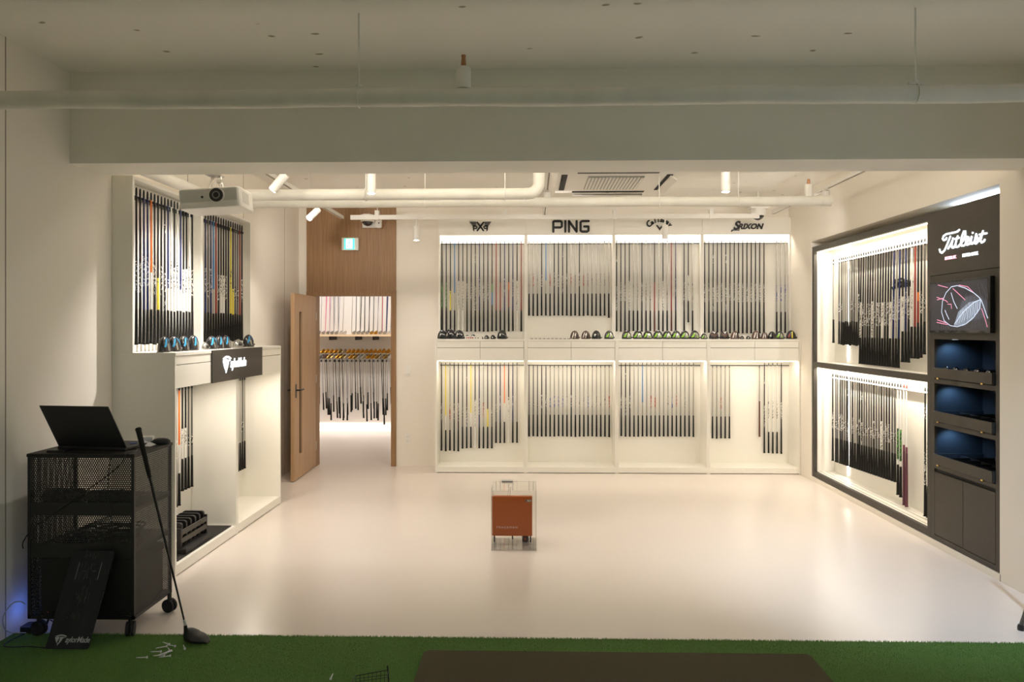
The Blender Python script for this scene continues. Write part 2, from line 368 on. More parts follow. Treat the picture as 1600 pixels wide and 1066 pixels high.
# door frame, leaf
b = MB()
b.box(-2.687, DX0, YB-.025, YB+.12, 0, DZ+.05, 'wood').box(DX1, -1.605, YB-.025, YB+.12, 0, DZ+.05, 'wood').box(DX0, DX1, YB-.025, YB+.12, DZ, DZ+.05, 'wood')
dj = struct('trim_2', b, label='oak door frame around the doorway')
DL = .93; ang = math.radians(88)
droot = link('door_1', None, None, (DX0+.0, YB-.03, 0)); droot['kind'] = 'structure'
droot.rotation_euler = (0, 0, -ang)
b = MB()       # local: leaf along +X from hinge, thickness in y -.04..0
sx0, sx1, sz0, sz1 = DL-.30, DL-.19, .27, 1.84
b.box(.005, sx0, -.042, 0, .008, 2.035, 'woodlight').box(sx1, DL, -.042, 0, .008, 2.035, 'woodlight').box(sx0, sx1, -.042, 0, .008, sz0, 'woodlight').box(sx0, sx1, -.042, 0, sz1, 2.035, 'woodlight')
link('door_leaf', b.mesh('door_leaf'), droot)
b = MB().box(sx0, sx1, -.024, -.018, sz0, sz1, 'paneglass'); link('glass_strip', b.mesh('glass_strip'), droot)
for sy in (1, -1):
    y = 0 if sy > 0 else -.042
    b = MB().rbox(DL-.075, DL-.035, y-.004, y+.004, .90, 1.05, .006, 'black', 'y')
    b.tube([(DL-.055, y, .985), (DL-.055, y+sy*.045, .985)], .009, 'black').tube([(DL-.055, y+sy*.045, .985), (DL-.10, y+sy*.05, .985), (DL-.18, y+sy*.05, .985)], .009, 'black')
    link('door_handle', b.mesh('door_handle'), droot)
for z in (.25, 1.05, 1.8):
    b = MB().tube([(0, -.0, z-.05), (0, -.0, z+.05)], .008, 'steel'); link('hinge', b.mesh('hinge'), droot)

# second room behind the doorway
struct('wall_2', MB().box(-4.6, XR, 12.3, 12.4, 0, 2.8, 'whiteplastic').box(-4.7, -4.6, YB+.12, 12.4, 0, 2.8, 'whiteplastic').box(-.6, -.5, YB+.12, 12.3, 0, 2.8, 'whiteplastic').box(-4.6, XL, YB, YB+.12, 0, 2.8, 'whiteplastic'), label='white walls of the storeroom beyond the doorway')
struct('ceiling_2', MB().box(-4.7, -.5, YB+.12, 12.4, 2.8, 2.9, 'whiteplastic'))
area('storeroom_lamp', (-2.7, 11.0, 2.75), (2.4, 1.0), 52, (1, .93, .88), (math.radians(50), 0, 0))
area('storeroom_ledge_light', (-2.9, 12.18, .12), (2.4, .04), 4, (1, .92, .84), (0, 0, 0))

# ================================================================== PIPES, TRACKS AND CEILING FITTINGS
t = thing('ceiling_pipe', 'thick white insulated pipe running across just in front of the concrete beam', 'pipe', (0, 3.66, 2.78))
pts = [(XL-.02+i*(XR-XL+.04)/24, 3.66+.0015*math.sin(i*1.7), 2.785+.0025*math.sin(i*.9)) for i in range(25)]
part(t, 'pipe_run', MB().tube(pts, [.0445+.0012*math.sin(i*2.3) for i in range(25)], 'pipe', 20))
for x in (-.84, 1.86):
    b = MB().tube([(x, 3.66, 2.83), (x, 3.66, ZC)], .0045, 'whitemetal').tube([(x, 3.66, 2.83), (x, 3.66, 2.85)], .013, 'whitemetal').box(x-.035, x+.03, 3.645, 3.675, 2.826, 2.838, 'whitemetal').torus((x, 3.66, 2.785), .047, .003, 'whitemetal', Matrix.Rotation(PI/2, 3, 'Y'))
    part(t, 'hanger', b)
b = MB().lathe([(.036, 0), (.036, .10), (.030, .105)], 'whitemetal', 20, (-.325, 3.66, 2.825)); part(t, 'branch_stub', b)
b = MB().lathe([(.011, 0), (.013, .02), (.010, .045), (.012, .06)], 'copper', 12, (-.325, 3.66, 2.93)); part(t, 'sprinkler_head', b)
def pipe(name, label, y, z, x0, x1, r, hang=(), mat='pipe'):
    t = thing(name, label, 'pipe', (x0, y, z)); n = 20
    part(t, 'pipe_run', MB().tube([(x0+(x1-x0)*i/n, y, z+.002*math.sin(i)) for i in range(n+1)], r, mat, 16))
    for x in hang: part(t, 'hanger', MB().tube([(x, y, z+r), (x, y, ZC)], .0045, 'whitemetal').torus((x, y, z), r+.003, .003, 'whitemetal', Matrix.Rotation(PI/2, 3, 'Y')))
    return t
# upper pipe with elbow, lower long pipe
t = thing('ceiling_pipe', 'white pipe behind the beam, upper of the stacked pair, turning up at its elbow', 'pipe', (-2.3, 6.0, 2.70))
zz = 1.65+(514-303)*6.0/1170; xe = (842-828)*6.0/1170
part(t, 'pipe_run', MB().tube([(-2.70+i*.2, 6.0, zz) for i in range(14)]+[(xe-.12, 6.0, zz)], .046, 'pipe', 16))
part(t, 'elbow', MB().tube([(xe-.12, 6.0, zz), (xe-.06, 6, zz+.004), (xe-.02, 6, zz+.03), (xe, 6, zz+.07), (xe, 6, zz+.13), (xe, 6, ZC)], .047, 'pipe', 16))
for x in (-1.32, -.2): part(t, 'hanger', MB().tube([(x, 6.0, zz+.046), (x, 6.0, ZC)], .0045, 'whitemetal').torus((x, 6, zz), .05, .004, 'whitemetal', Matrix.Rotation(PI/2, 3, 'Y')))
zl = 1.65+(514-316)*6.4/1170
t = pipe('ceiling_pipe', 'long white capped pipe spanning most of the room behind the beam', 6.4, zl, -2.70, 2.52, .042, (-.9, 1.10, 1.77))
part(t, 'end_cap', MB().tube([(2.46, 6.4, zl), (2.545, 6.4, zl)], .046, 'pipe', 16))
part(t, 'branch_stub', MB().lathe([(.036, 0), (.036, .10), (.03, .105)], 'whitemetal', 18, (2.36, 6.4, zl+.035)))
part(t, 'sprinkler_head', MB().lathe([(.011, 0), (.013, .02), (.010, .045)], 'copper', 10, (2.36, 6.4, zl+.14)))
t = thing('ceiling_pipe', 'white pipe running back along the left wall above the shaft cabinet', 'pipe', (-2.62, 4.9, 2.71))
part(t, 'pipe_run', MB().tube([(-2.60, 4.82, 2.722), (-2.60, 5.4, 2.722), (-2.60, 6.0, 2.722), (-2.60, 6.35, 2.722)], .042, 'pipe', 16))
t = thing('cable_trunking', 'thin white rectangular conduit running along near the back wall', 'conduit', (-2.4, 8.3, 2.9))
zt = 1.65+(514-339)*8.4/1170
part(t, 'channel', MB().box(-2.02, 2.55, 8.38, 8.42, zt-.025, zt+.025, 'whitemetal'))
for x in (-1.72, -.28, .95, 2.02): part(t, 'bracket', MB().box(x-.022, x+.022, 8.365, 8.43, zt-.03, zt+.075, 'whitemetal').tube([(x, 8.4, zt+.07), (x, 8.4, ZC)], .004, 'whitemetal'))
def track(x, y0, y1, z, label, hx=(), x1=None):
    x1 = x if x1 is None else x1
    t = thing('lighting_track', label, 'track', (x, y0, z))
    rot = Matrix.Rotation(-math.atan2(x1-x, y1-y0), 3, 'Z'); L = math.hypot(x1-x, y1-y0); c = ((x+x1)/2, (y0+y1)/2, z)
    b = MB().obox(c, (.036, L, .034), rot, 'whitemetal').obox((c[0], c[1], z-.0175), (.012, L-.01, .002), rot, 'seam'); part(t, 'channel', b)
    for y in hx:
        xx = x+(x1-x)*(y-y0)/(y1-y0); part(t, 'hanger', MB().tube([(xx, y, z+.015), (xx, y, ZC)], .003, 'whitemetal'))
track(-2.17, 5.2, 8.62, 2.94, 'white lighting track on the left side, ending by the exit doorway', (5.6, 7.3))
track(.155, 5.2, 8.375, 2.94, 'white lighting track down the middle of the ceiling', (5.6, 7.4), .165)
track(2.70, 5.2, 8.375, 2.94, 'white lighting track on the right side, ending at the camera dome', (5.6, 7.4))
def track_spot(x, y, z, label, tilt=0, az=0, power=0, ang=1.0, target=None, L=.155, r=.034, stem=None, mx=None):
    t = thing('spotlight', label, 'spotlight', (x, y, z), 'white ceiling spotlights')
    R = Matrix.Rotation(az, 3, 'Z')@Matrix.Rotation(tilt, 3, 'Y')
    top = Vector((x, y, z)); bot = top+R@Vector((0, 0, -L))
    body = MB(); body.tube([top, bot], r, 'whitemetal', 20); body.tube([bot, bot+(bot-top).normalized()*.004], [r, r-.003], 'whitemetal', 20)
    part(t, 'lamp_body', body)
    d = (bot-top).normalized(); part(t, 'lamp_lens', MB().tube([bot+d*.0045, bot+d*.007], r*.8, 'lens', 20), 'glowing lens')
    part(t, 'mounting_stem', MB().tube([top-d*.005, (x, y, z+.02), (x if mx is None else mx, y, stem or 2.925)], .008, 'whitemetal').box((x if mx is None else mx)-.014, (x if mx is None else mx)+.014, y-.05, y+.05, (stem or 2.925)-.012, (stem or 2.925), 'whitemetal'))
    if power:
        l = spot('spot_light', bot+d*.02, target, power, WHITE, ang, .9); light_into(t, l)
track_spot(-1.23, 5.78, 2.86, 'white cylinder spotlight pointing straight down, left of the pipe elbow', 0, 0, P_SPOT, 1.15, (-1.02, 5.78, 0), stem=3.2)
track_spot(1.50, 5.78, 2.86, 'white cylinder spotlight pointing straight down, right of the air conditioner', 0, 0, P_SPOT, 1.15, (1.36, 5.78, 0), stem=3.2)
track_spot(-1.27, 8.35, 2.80, 'white cylinder spotlight hanging by the left end of the back displays', 0, 0, 24, 1.7, (-1.3, 8.45, 0), stem=zt-.024)
track_spot(1.50, 8.35, 2.80, 'white cylinder spotlight hanging in front of the chevron logo', 0, 0, 24, 1.7, (1.5, 8.45, 0), stem=zt-.024)
track_spot(-1.88, 5.72, 2.84, 'white spotlight tilted to the left wall, right of the projector', math.radians(40), 0, 140, 1.3, (-2.75, 5.42, 1.62), mx=-2.17)
track_spot(-2.15, 7.55, 2.86, 'white spotlight turned toward the camera, left of the oak panel', math.radians(50), math.radians(60), 26, 1.3, (-2.7, 7.2, .6))
for k_, x_ in enumerate((-2.16, .155, 2.69)):
    track_spot(x_, 5.12, 3.08, ('white downlight on the left track close behind the concrete beam', 'white downlight on the middle track close behind the concrete beam', 'white downlight on the right track close behind the concrete beam')[k_], 0, 0, (30, 12, 30)[k_], (1.9, 1.5, 1.9)[k_], ((-1.0, 6.6, 0), (-2.78, 4.0, .9), (1.5, 6.6, 0))[k_], stem=3.19)
for k_, x_ in enumerate((-2.165, .16, 2.70)):  # unseen spots added behind the pipes to lift the back wall
    track_spot(x_, 6.9, 2.905, 'added white fill spotlight on the %s track behind the long pipe, facing back wall' % ('left', 'middle', 'right')[k_], 0, 0, (32, 17, 26)[k_], 1.9, ((-2.0, 8.95, 2.0), (.9, 8.95, 2.6), (2.3, 8.95, 2.5))[k_], L=.10)
t = thing('fill_batten', 'added long white fill light hidden along the rear of the concrete beam', 'fill light', (0, 4.86, 3.08))  # batten added out of view behind the beam to raise the ambient light
part(t, 'fixture_body', MB().box(-2.3, 2.6, 4.801, 4.85, 3.02, 3.14, 'whitemetal')); part(t, 'diffuser', MB().box(-2.28, 2.58, 4.85, 4.856, 3.03, 3.13, 'ledwarm'))
l = area('batten_fill', (.15, 4.87, 3.08), (4.8, .09), 17, WHITE, (math.radians(112), 0, 0)); light_into(t, l)
track_spot(2.6, 3.0, 2.95, 'white spotlight in front of the beam, near the right wall', 0, 0, 0, stem=ZC)
spot('cool_spot', (2.6, 3.0, 2.77), (2.45, 4.85, 0), 170, (.62, .78, 1), .95, 1.0)
# air conditioner
t = thing('air_conditioner', 'white ceiling cassette air conditioner with ribbed grille', 'air conditioner', (.75, 6.7, 2.95))
b = MB().box(.24, 1.24, 6.2, 7.2, 2.955, 3.0, 'whiteplastic').box(.34, 1.14, 6.3, 7.1, 3.0, ZC, 'whitemetal'); part(t, 'housing', b, bevel=.008)
b = MB().box(.50, .98, 6.42, 6.98, 2.945, 2.955, 'greyplastic')
for i in range(16): b.box(.505+i*.03, .520+i*.03, 6.42, 6.98, 2.938, 2.946, 'whiteplastic')
part(t, 'grille', b)
for (x0, x1, y0, y1) in ((.27, .32, 6.35, 7.05), (1.16, 1.21, 6.35, 7.05), (.40, 1.08, 7.11, 7.165), (.40, 1.08, 6.24, 6.29)):
    part(t, 'air_slot', MB().box(x0, x1, y0, y1, 2.951, 2.956, 'blackmatte')); 
rr = Matrix.Rotation(math.radians(35), 3, 'Y')
part(t, 'louver', MB().obox((1.22, 6.7, 2.93), (.07, .66, .006), rr, 'whiteplastic'))
part(t, 'louver', MB().obox((.74, 7.18, 2.935), (.66, .06, .006), Matrix.Rotation(math.radians(25), 3, 'X'), 'whiteplastic'))
# projector
px, py, pz = -2.10, 4.98, 2.50
t = thing('projector', 'white projector with round black lens hanging upside down by the left cabinet', 'projector', (px, py, pz))
R = Matrix.Rotation(math.radians(-4), 3, 'Y')@Matrix.Rotation(math.radians(3), 3, 'Z')
def loc2(v): return Vector((px, py, pz))+R@Vector(v)
b = MB(); w, dpt = .20, .145
prof = [(-.062, .9), (-.058, 1), (-.01, 1), (.06, 1), (.068, .985), (.072, .96)]
rings = []
for z, s_ in prof:
    ring = []; rad = .03
    for (cx, cy, st) in ((w-rad, dpt-rad, 0), (-w+rad, dpt-rad, 1), (-w+rad, -dpt+rad, 2), (w-rad, -dpt+rad, 3)):
        for i in range(5):
            a = (st+i/4)*PI/2; ring.append(loc2(((cx+rad*math.cos(a))*s_, (cy+rad*math.sin(a))*s_, z)))
    rings.append(ring)
b.rings(rings, 'whiteplastic', True, False); part(t, 'body', b, bevel=.004)
b = MB(); q = [(-w+.012, -.018), (w-.02, -.018), (w-.02, .062), (-w+.012, .062)]
b.add([loc2((x, -dpt-.001, z)) for x, z in q]+[loc2((x, -dpt+.004, z)) for x, z in q], [(0, 1, 2, 3), (7, 6, 5, 4), (0, 4, 5, 1), (1, 5, 6, 2), (2, 6, 7, 3), (3, 7, 4, 0)], 'meshgrey'); part(t, 'front_grille', b)
lx, lz = .052, .018
part(t, 'lens_ring', MB().tube([loc2((lx, -dpt+.01, lz)), loc2((lx, -dpt-.012, lz))], .050, 'whiteplastic', 28))
b = MB().tube([loc2((lx, -dpt-.008, lz)), loc2((lx, -dpt-.016, lz))], .044, 'black', 28).torus(loc2((lx, -dpt-.017, lz)), .022, .002, 'greyplastic', R@Matrix.Rotation(PI/2, 3, 'X')).tube([loc2((lx, -dpt-.016, lz)), loc2((lx, -dpt-.018, lz))], .014, 'darkglass', 20); part(t, 'lens', b)
part(t, 'sensor', MB().tube([loc2((-.043, -dpt, .012)), loc2((-.043, -dpt-.004, .012))], .008, 'black', 14))
b = MB()
for i in range(6): b.add([loc2(v) for v in ((w+.0005, -.09+i*.022, -.03), (w+.0005, -.08+i*.022, -.03), (w+.0005, -.08+i*.022, .045), (w+.0005, -.09+i*.022, .045))], [(0, 1, 2, 3)], 'greyplastic')
part(t, 'side_vent', b)
t2 = thing('projector_mount', 'silver ceiling bracket holding the projector', 'bracket', (px, py, pz+.08))
b = MB().box(px-.06, px+.03, py-.05, py+.05, pz+.175, pz+.182, 'steel').box(px-.05, px+.05, py-.04, py+.04, pz+.072, pz+.08, 'steel')
for dx in (-.04, -.02, .02, .04): b.tube([(px+dx*1.4, py-.03, pz+.075), (px+dx, py-.02, pz+.13), (px+dx*.6, py, pz+.178)], .006, 'chrome')
for dx in (-.1, .12): b.tube([(px, py, pz+.085), (px+dx, py-.06, pz+.08), (px+dx*1.3, py-.09, pz+.070)], .003, 'steel')
part(t2, 'bracket_arms', b); part(t2, 'drop_pole', MB().tube([(px-.01, py, pz+.18), (px-.01, py, ZC)], .02, 'steel', 14)); part(t2, 'adjusting_knob', MB().tube([(px+.035, py-.03, pz+.13), (px+.035, py-.055, pz+.13)], .018, 'chrome', 14))
part(t2, 'ceiling_plate', MB().box(px-.09, px+.07, py-.08, py+.08, ZC-.008, ZC, 'whitemetal'))

def dome_camera(x, y, z, label, plate=True):
    t = thing('dome_camera', label, 'security camera', (x, y, z))
    part(t, 'housing', MB().lathe([(.078, .075), (.082, .06), (.082, 0), (.074, -.008)], 'whiteplastic', 24, (x, y, z)))
    part(t, 'dome', MB().lathe([(.066, -.006), (.060, -.022), (.045, -.042), (.022, -.054), (.004, -.058)], 'darkglass', 20, (x, y, z)))
    return t
t = dome_camera(-1.93, 8.86, 2.93, 'white dome security camera on the oak panel above the doorway')
part(t, 'wall_bracket', MB().box(-2.0, -1.83, 8.90, 8.947, 2.86, 2.96, 'whiteplastic').box(-1.97, -1.89, 8.80, 8.95, 3.00, 3.01, 'whiteplastic'))
t = thing('motion_sensor', 'small white motion sensor beside the dome camera above the doorway', 'sensor', (-1.80, 8.9, 2.92))
part(t, 'sensor_body', MB().rbox(-1.835, -1.765, 8.86, 8.90, 2.85, 2.99, .02, 'whiteplastic', 'y'), bevel=.006); part(t, 'sensor_arm', MB().tube([(-1.80, 8.90, 2.95), (-1.80, 8.947, 2.95)], .015, 'whiteplastic')); part(t, 'sensor_eye', MB().box(-1.803, -1.790, 8.857, 8.861, 2.90, 2.915, 'black'))
t = dome_camera(2.57, 8.5, 2.93, 'white dome security camera hanging from the conduit in front of the rightmost logo')
part(t, 'mounting_box', MB().box(2.47, 2.67, 8.43, 8.57, 3.0, 3.02, 'whiteplastic').tube([(2.57, 8.5, 3.0), (2.57, 8.5, ZC)], .01, 'whiteplastic'))
# exit sign above the doorway
t = thing('exit_sign', 'glowing green emergency exit sign with white running figure on the oak panel', 'exit sign', (-2.15, 8.9, 2.66))
ex, ez = -2.15, 2.665
part(t, 'sign_case', MB().box(ex-.10, ex+.10, 8.90, 8.947, ez-.075, ez+.075, 'whiteplastic'), bevel=.004)
part(t, 'lit_panel', MB().box(ex-.068, ex+.055, 8.895, 8.901, ez-.064, ez+.064, 'exitgreen'))
b = MB().box(ex-.045, ex+.032, 8.892, 8.896, ez-.054, ez+.058, 'exitwhite')
part(t, 'pictogram', b)
b = MB().strokes([[(0, .034), (.001, .034)]], .018, .002, FB(ex-.006, 8.892, ez), 'exitgreen').strokes([[(0, .02), (-.006, -.006), (-.022, -.02), (-.026, -.042)], [(-.006, -.006), (.012, -.016), (.008, -.042)], [(.0, .018), (-.020, .006), (-.024, -.008)], [(0, .018), (.018, .004)]], .008, .002, FB(ex-.006, 8.892, ez), 'exitgreen'); part(t, 'running_figure', b)
# switch and socket
t = thing('light_switch', 'white light switch plate on the wall right of the doorway', 'switch', (-1.455, 8.95, 1.16)); sx = -1.465
part(t, 'plate', MB().rbox(sx-.035, sx+.035, 8.952, YB, 1.09, 1.20, .006, 'whiteplastic', 'y')); part(t, 'rocker', MB().box(sx-.02, sx+.02, 8.947, 8.953, 1.11, 1.18, 'whiteplastic'))
t = thing('power_outlet', 'white double power outlet low on the wall right of the doorway', 'outlet', (-1.455, 8.95, .33))
part(t, 'plate', MB().rbox(sx-.035, sx+.035, 8.952, YB, .275, .385, .006, 'whiteplastic', 'y'))
for z in (.305, .355): part(t, 'socket', MB().tube([(sx, 8.953, z), (sx, 8.949, z)], .02, 'whitemetal', 16).tube([(sx-.008, 8.9495, z), (sx-.008, 8.948, z)], .003, 'black', 6).tube([(sx+.008, 8.9495, z), (sx+.008, 8.948, z)], .003, 'black', 6))

# ================================================================== GOLF SHAFTS
KIND = {  # description, colour bands from tip (0) to grip (1)
 'K': ('black shaft', [(1, 'shaftblack')]),
 'k': ('black shaft with white lettering', [(.60, 'shaftblack'), (.86, 'deckw'), (1, 'shaftblack')]),
 'l': ('black shaft with silver lettering', [(.2, 'shaftblack'), (.32, 'deckw'), (.66, 'shaftblack'), (1, 'deckw')]),
 'w': ('black and white shaft', [(.58, 'shaftblack'), (1, 'decwk')]),
 'H': ('half black half white shaft', [(.60, 'shaftblack'), (.82, 'decwk'), (1, 'shaftwhite')]),
 's': ('steel shaft', [(1, 'steel')]),
 'S': ('steel shaft with printed label', [(.62, 'steel'), (.85, 'decsk'), (1, 'steel')]),
 'u': ('steel shaft with blue label', [(.62, 'steel'), (.85, 'decsb'), (1, 'steel')]),
 'v': ('steel shaft with red label', [(.62, 'steel'), (.85, 'decsr'), (1, 'steel')]),
 'e': ('dark grey shaft', [(.7, 'shaftgrey'), (.85, 'deckw'), (1, 'shaftgrey')]),
 'n': ('navy shaft', [(.55, 'shaftnavy'), (.8, 'decnw'), (1, 'shaftnavy')]),
 'N': ('navy and white shaft', [(.72, 'shaftnavy'), (.8, 'decnw'), (1, 'shaftwhite')]),
 'b': ('light blue shaft', [(.75, 'shaftblue'), (1, 'steel')]),
 'W': ('white shaft', [(.55, 'shaftwhite'), (.8, 'decwk'), (1, 'shaftwhite')]),
 'o': ('orange and white shaft', [(.68, 'shaftorange'), (1, 'shaftwhite')]),
 'y': ('yellow and white shaft', [(.78, 'shaftyellow'), (1, 'shaftwhite')]),
 'Z': ('yellow shaft with black lettering', [(.5, 'shaftyellow'), (.75, 'decyk'), (1, 'shaftyellow')]),
 'Y': ('black shaft with yellow lower end', [(.72, 'shaftblack'), (.76, 'decyk'), (1, 'shaftyellow')]),
 'r': ('dark red shaft', [(1, 'shaftred')]),
 'R': ('black shaft with red lower end', [(.60, 'shaftblack'), (1, 'shaftred')]),
 'g': ('black shaft with green lettering', [(.6, 'shaftblack'), (.95, 'deckg'), (1, 'shaftblack')]),
 'G': ('green and blue banded shaft', [(.62, 'shaftblack'), (.74, 'shaftgreen'), (.92, 'shaftblue'), (1, 'shaftblack')]),
 'O': ('orange and red banded shaft', [(.60, 'shaftblack'), (.70, 'shaftorange'), (.95, 'shaftred'), (1, 'shaftblack')]),
 'q': ('white shaft with green lower half', [(.55, 'shaftwhite'), (.93, 'deckg'), (1, 'shaftwhite')]),
 'p': ('white and purple shaft', [(.90, 'shaftwhite'), (1, 'shaftpurple')]),
 'x': ('black shaft with white gap', [(.33, 'shaftblack'), (.42, 'shaftwhite'), (.66, 'shaftblack'), (.84, 'deckw'), (1, 'shaftwhite')]),
}
GRIP = {'k': ('black', 'grip'), 'w': ('white', 'gripwhite'), 'r': ('rust brown', 'griprust'), 'p': ('purple', 'grippurple')}
_mc = {}
def shaft_meshes(kind, L, GL, g, tip, rk):
    key = (kind, round(L, 3), round(GL, 3))
    if key not in _mc:
        b = MB(); z0 = -.03; T = L-GL+.005; n = 7; prev = .03
        r_at = lambda z: (.0050+.0026*z/T)*rk
        for e, mat in KIND[kind][1]:
            zz = e*T
            b.rings([[(r_at(z)*math.cos(2*PI*j/n), r_at(z)*math.sin(2*PI*j/n), -z) for j in range(n)] for z in (prev, zz)], mat, False, True); prev = zz
        _mc[key] = b.mesh('shaft_tube')
    k2 = ('g', round(L, 3), round(GL, 3), g)
    if k2 not in _mc:
        b = MB(); z0 = -(L-GL)
        b.lathe([(.0076*rk, z0), (.0080*rk, z0-.02), (.0092*rk, z0-GL*.6), (.0100*rk, -L+.012), (.0122*rk, -L+.008), (.0122*rk, -L+.002), (.006, -L)], GRIP[g][1], 10)
        _mc[k2] = b.mesh('shaft_grip')
    k3 = ('t', tip)
    if k3 not in _mc:
        mt, r = {'black': ('black', .0075), 'thin': ('blackmatte', .0045), 'pink': ('shaftred', .0075), 'steel': ('steel', .0048)}[tip]
        _mc[k3] = MB().lathe([(r*.55, 0), (r*.9, -.012), (r, -.03), (r, -.05), (r*.7, -.055)], mt, 8).mesh('tip_sleeve')
    return _mc[key], _mc[k2], _mc[k3]
def place_shaft(x, y, z, kind, L, GL, g, tip, label, group, tilt=(0, 0), rk=1):
    a, b_, c = shaft_meshes(kind, L, GL, g, tip, rk)
    if len(label.replace('-', ' ').split()) > 16: print('LONG', label)
    t = thing('golf_shaft', label, 'golf shaft', (x, y, z), group); t.rotation_euler = (tilt[0], tilt[1], 0)
    link('shaft_tube', a, t); link('shaft_grip', b_, t); link('tip_sleeve', c, t)

# ---- back wall displays
def seg_label(kind, g): return KIND[kind][0]+(', %s grip' % GRIP[g][0] if ' with ' in KIND[kind][0] else ' with %s grip' % GRIP[g][0])
BAYN = ['first', 'second', 'third', 'fourth']
UPF, UPB, ZT = 8.88, 8.945, 2.965
LOF, LOB, ZK = 8.56, 8.90, 1.53
def logo_ping(b, fr):
    w = .027
    b.strokes([[(-.20, -.062), (-.20, .055), (-.19, .062), (-.115, .062), (-.10, .052), (-.10, .0), (-.115, -.012), (-.19, -.012)]], w, .012, fr, 'logo')
    b.strokes([[(-.058, -.062), (-.058, .062)], [(-.015, -.062), (-.015, .062), (.075, -.062), (.075, .062)]], w, .012, fr, 'logo')
    b.strokes([[(.218, .062), (.14, .062), (.122, .05), (.122, -.05), (.14, -.062), (.20, -.062), (.215, -.05), (.215, -.002), (.165, -.002)]], w, .012, fr, 'logo')
def logo_pxg(b, fr):
    def sym(p):
        b.poly(p, .012, fr, 'logo')
    # wings: three slanted bars each side, centre X, stems of P and G
    for s_ in (-1, 1):
        for k, (z, xo, xi) in enumerate(((.058, .130, .045), (.040, .117, .050), (.022, .103, .055))):
            pts = [(s_*xo, z), (s_*xi, z), (s_*(xi-.002), z-.012), (s_*(xo-.012), z-.012)]
            sym(pts)
        sym([(s_*.092, .012), (s_*.072, .012), (s_*.072, -.058), (s_*.088, -.042)])
        b.strokes([[(s_*.075, .006), (s_*.048, .006), (s_*.040, -.006), (s_*.050, -.022), (s_*.072, -.022)]], .013, .012, fr, 'logo')
    b.strokes([[(-.036, .050), (.036, -.046)], [(.036, .050), (-.036, -.046)]], .019, .0125, fr, 'logo')
def logo_arc(b, fr):
    o = Vector(fr[0]); word = 'Callaway'; n = len(word)
    for i, ch in enumerate(word):
        a = math.radians(50-i*14.2); R = .135
        u, v = -R*math.sin(a), R*math.cos(a)-.085
        U = Vector((math.cos(a), 0, math.sin(a))); V = Vector((-math.sin(a), 0, math.cos(a)))
        b.text(ch, .074 if i else .098, (o+Vector((u, 0, v)), U, V, (0, -1, 0)), 'logo', .012, .003, .15, .95)
    b.poly([(-.045, .012), (-.026, .012), (0, -.022), (.026, .012), (.045, .012), (0, -.052)], .012, fr, 'logo')
def logo_srixon(b, fr):
    o = Vector(fr[0])
    b.text('S', .135, (o+Vector((-.118, 0, -.040)), *fr[1:]), 'logo', .012, .004, .30, 1.05)
    b.text('RIXON', .088, (o+Vector((.048, 0, -.036)), *fr[1:]), 'logo', .012, .0035, .30, 1.03)
    b.poly([(-.175, -.062), (-.165, -.045), (-.075, -.045), (-.080, -.056), (-.150, -.055), (-.170, -.072)], .012, fr, 'logo')
LOGOS = [logo_pxg, logo_ping, logo_arc, logo_srixon]
LOGN = ['winged three-letter logo', 'rounded four-letter logo', 'arched logo with chevron', 'slanted six-letter logo']
upk = ['gggGkkwkk nkkGrRnOKwk'.replace(' ', ''), 'SSvebvkkkkuSKSSSSSSS', 'lkkwSSkSSRSwSrn.kwS.', 'kklkklkkkkkkkkk..uuu']
upk[0] = 'ggYbwwkklnkkGrRnOnwr'; upk[1] = 'SvSkbvkklkvSkvSSSSSS'
lok = ['kyvkkelyw nvYeenowns'.replace(' ', ''), 'eeekkuuuuSkSSSuSSSSv', 'Sklkss bsvvssSuvsSss'.replace(' ', ''), 'eessvss']
upper_len = [(1.62, 1.873, 2.707), (1.806, 2.07, 2.70), (1.62, 1.868, 2.707), (1.60, 1.852, 2.70)]
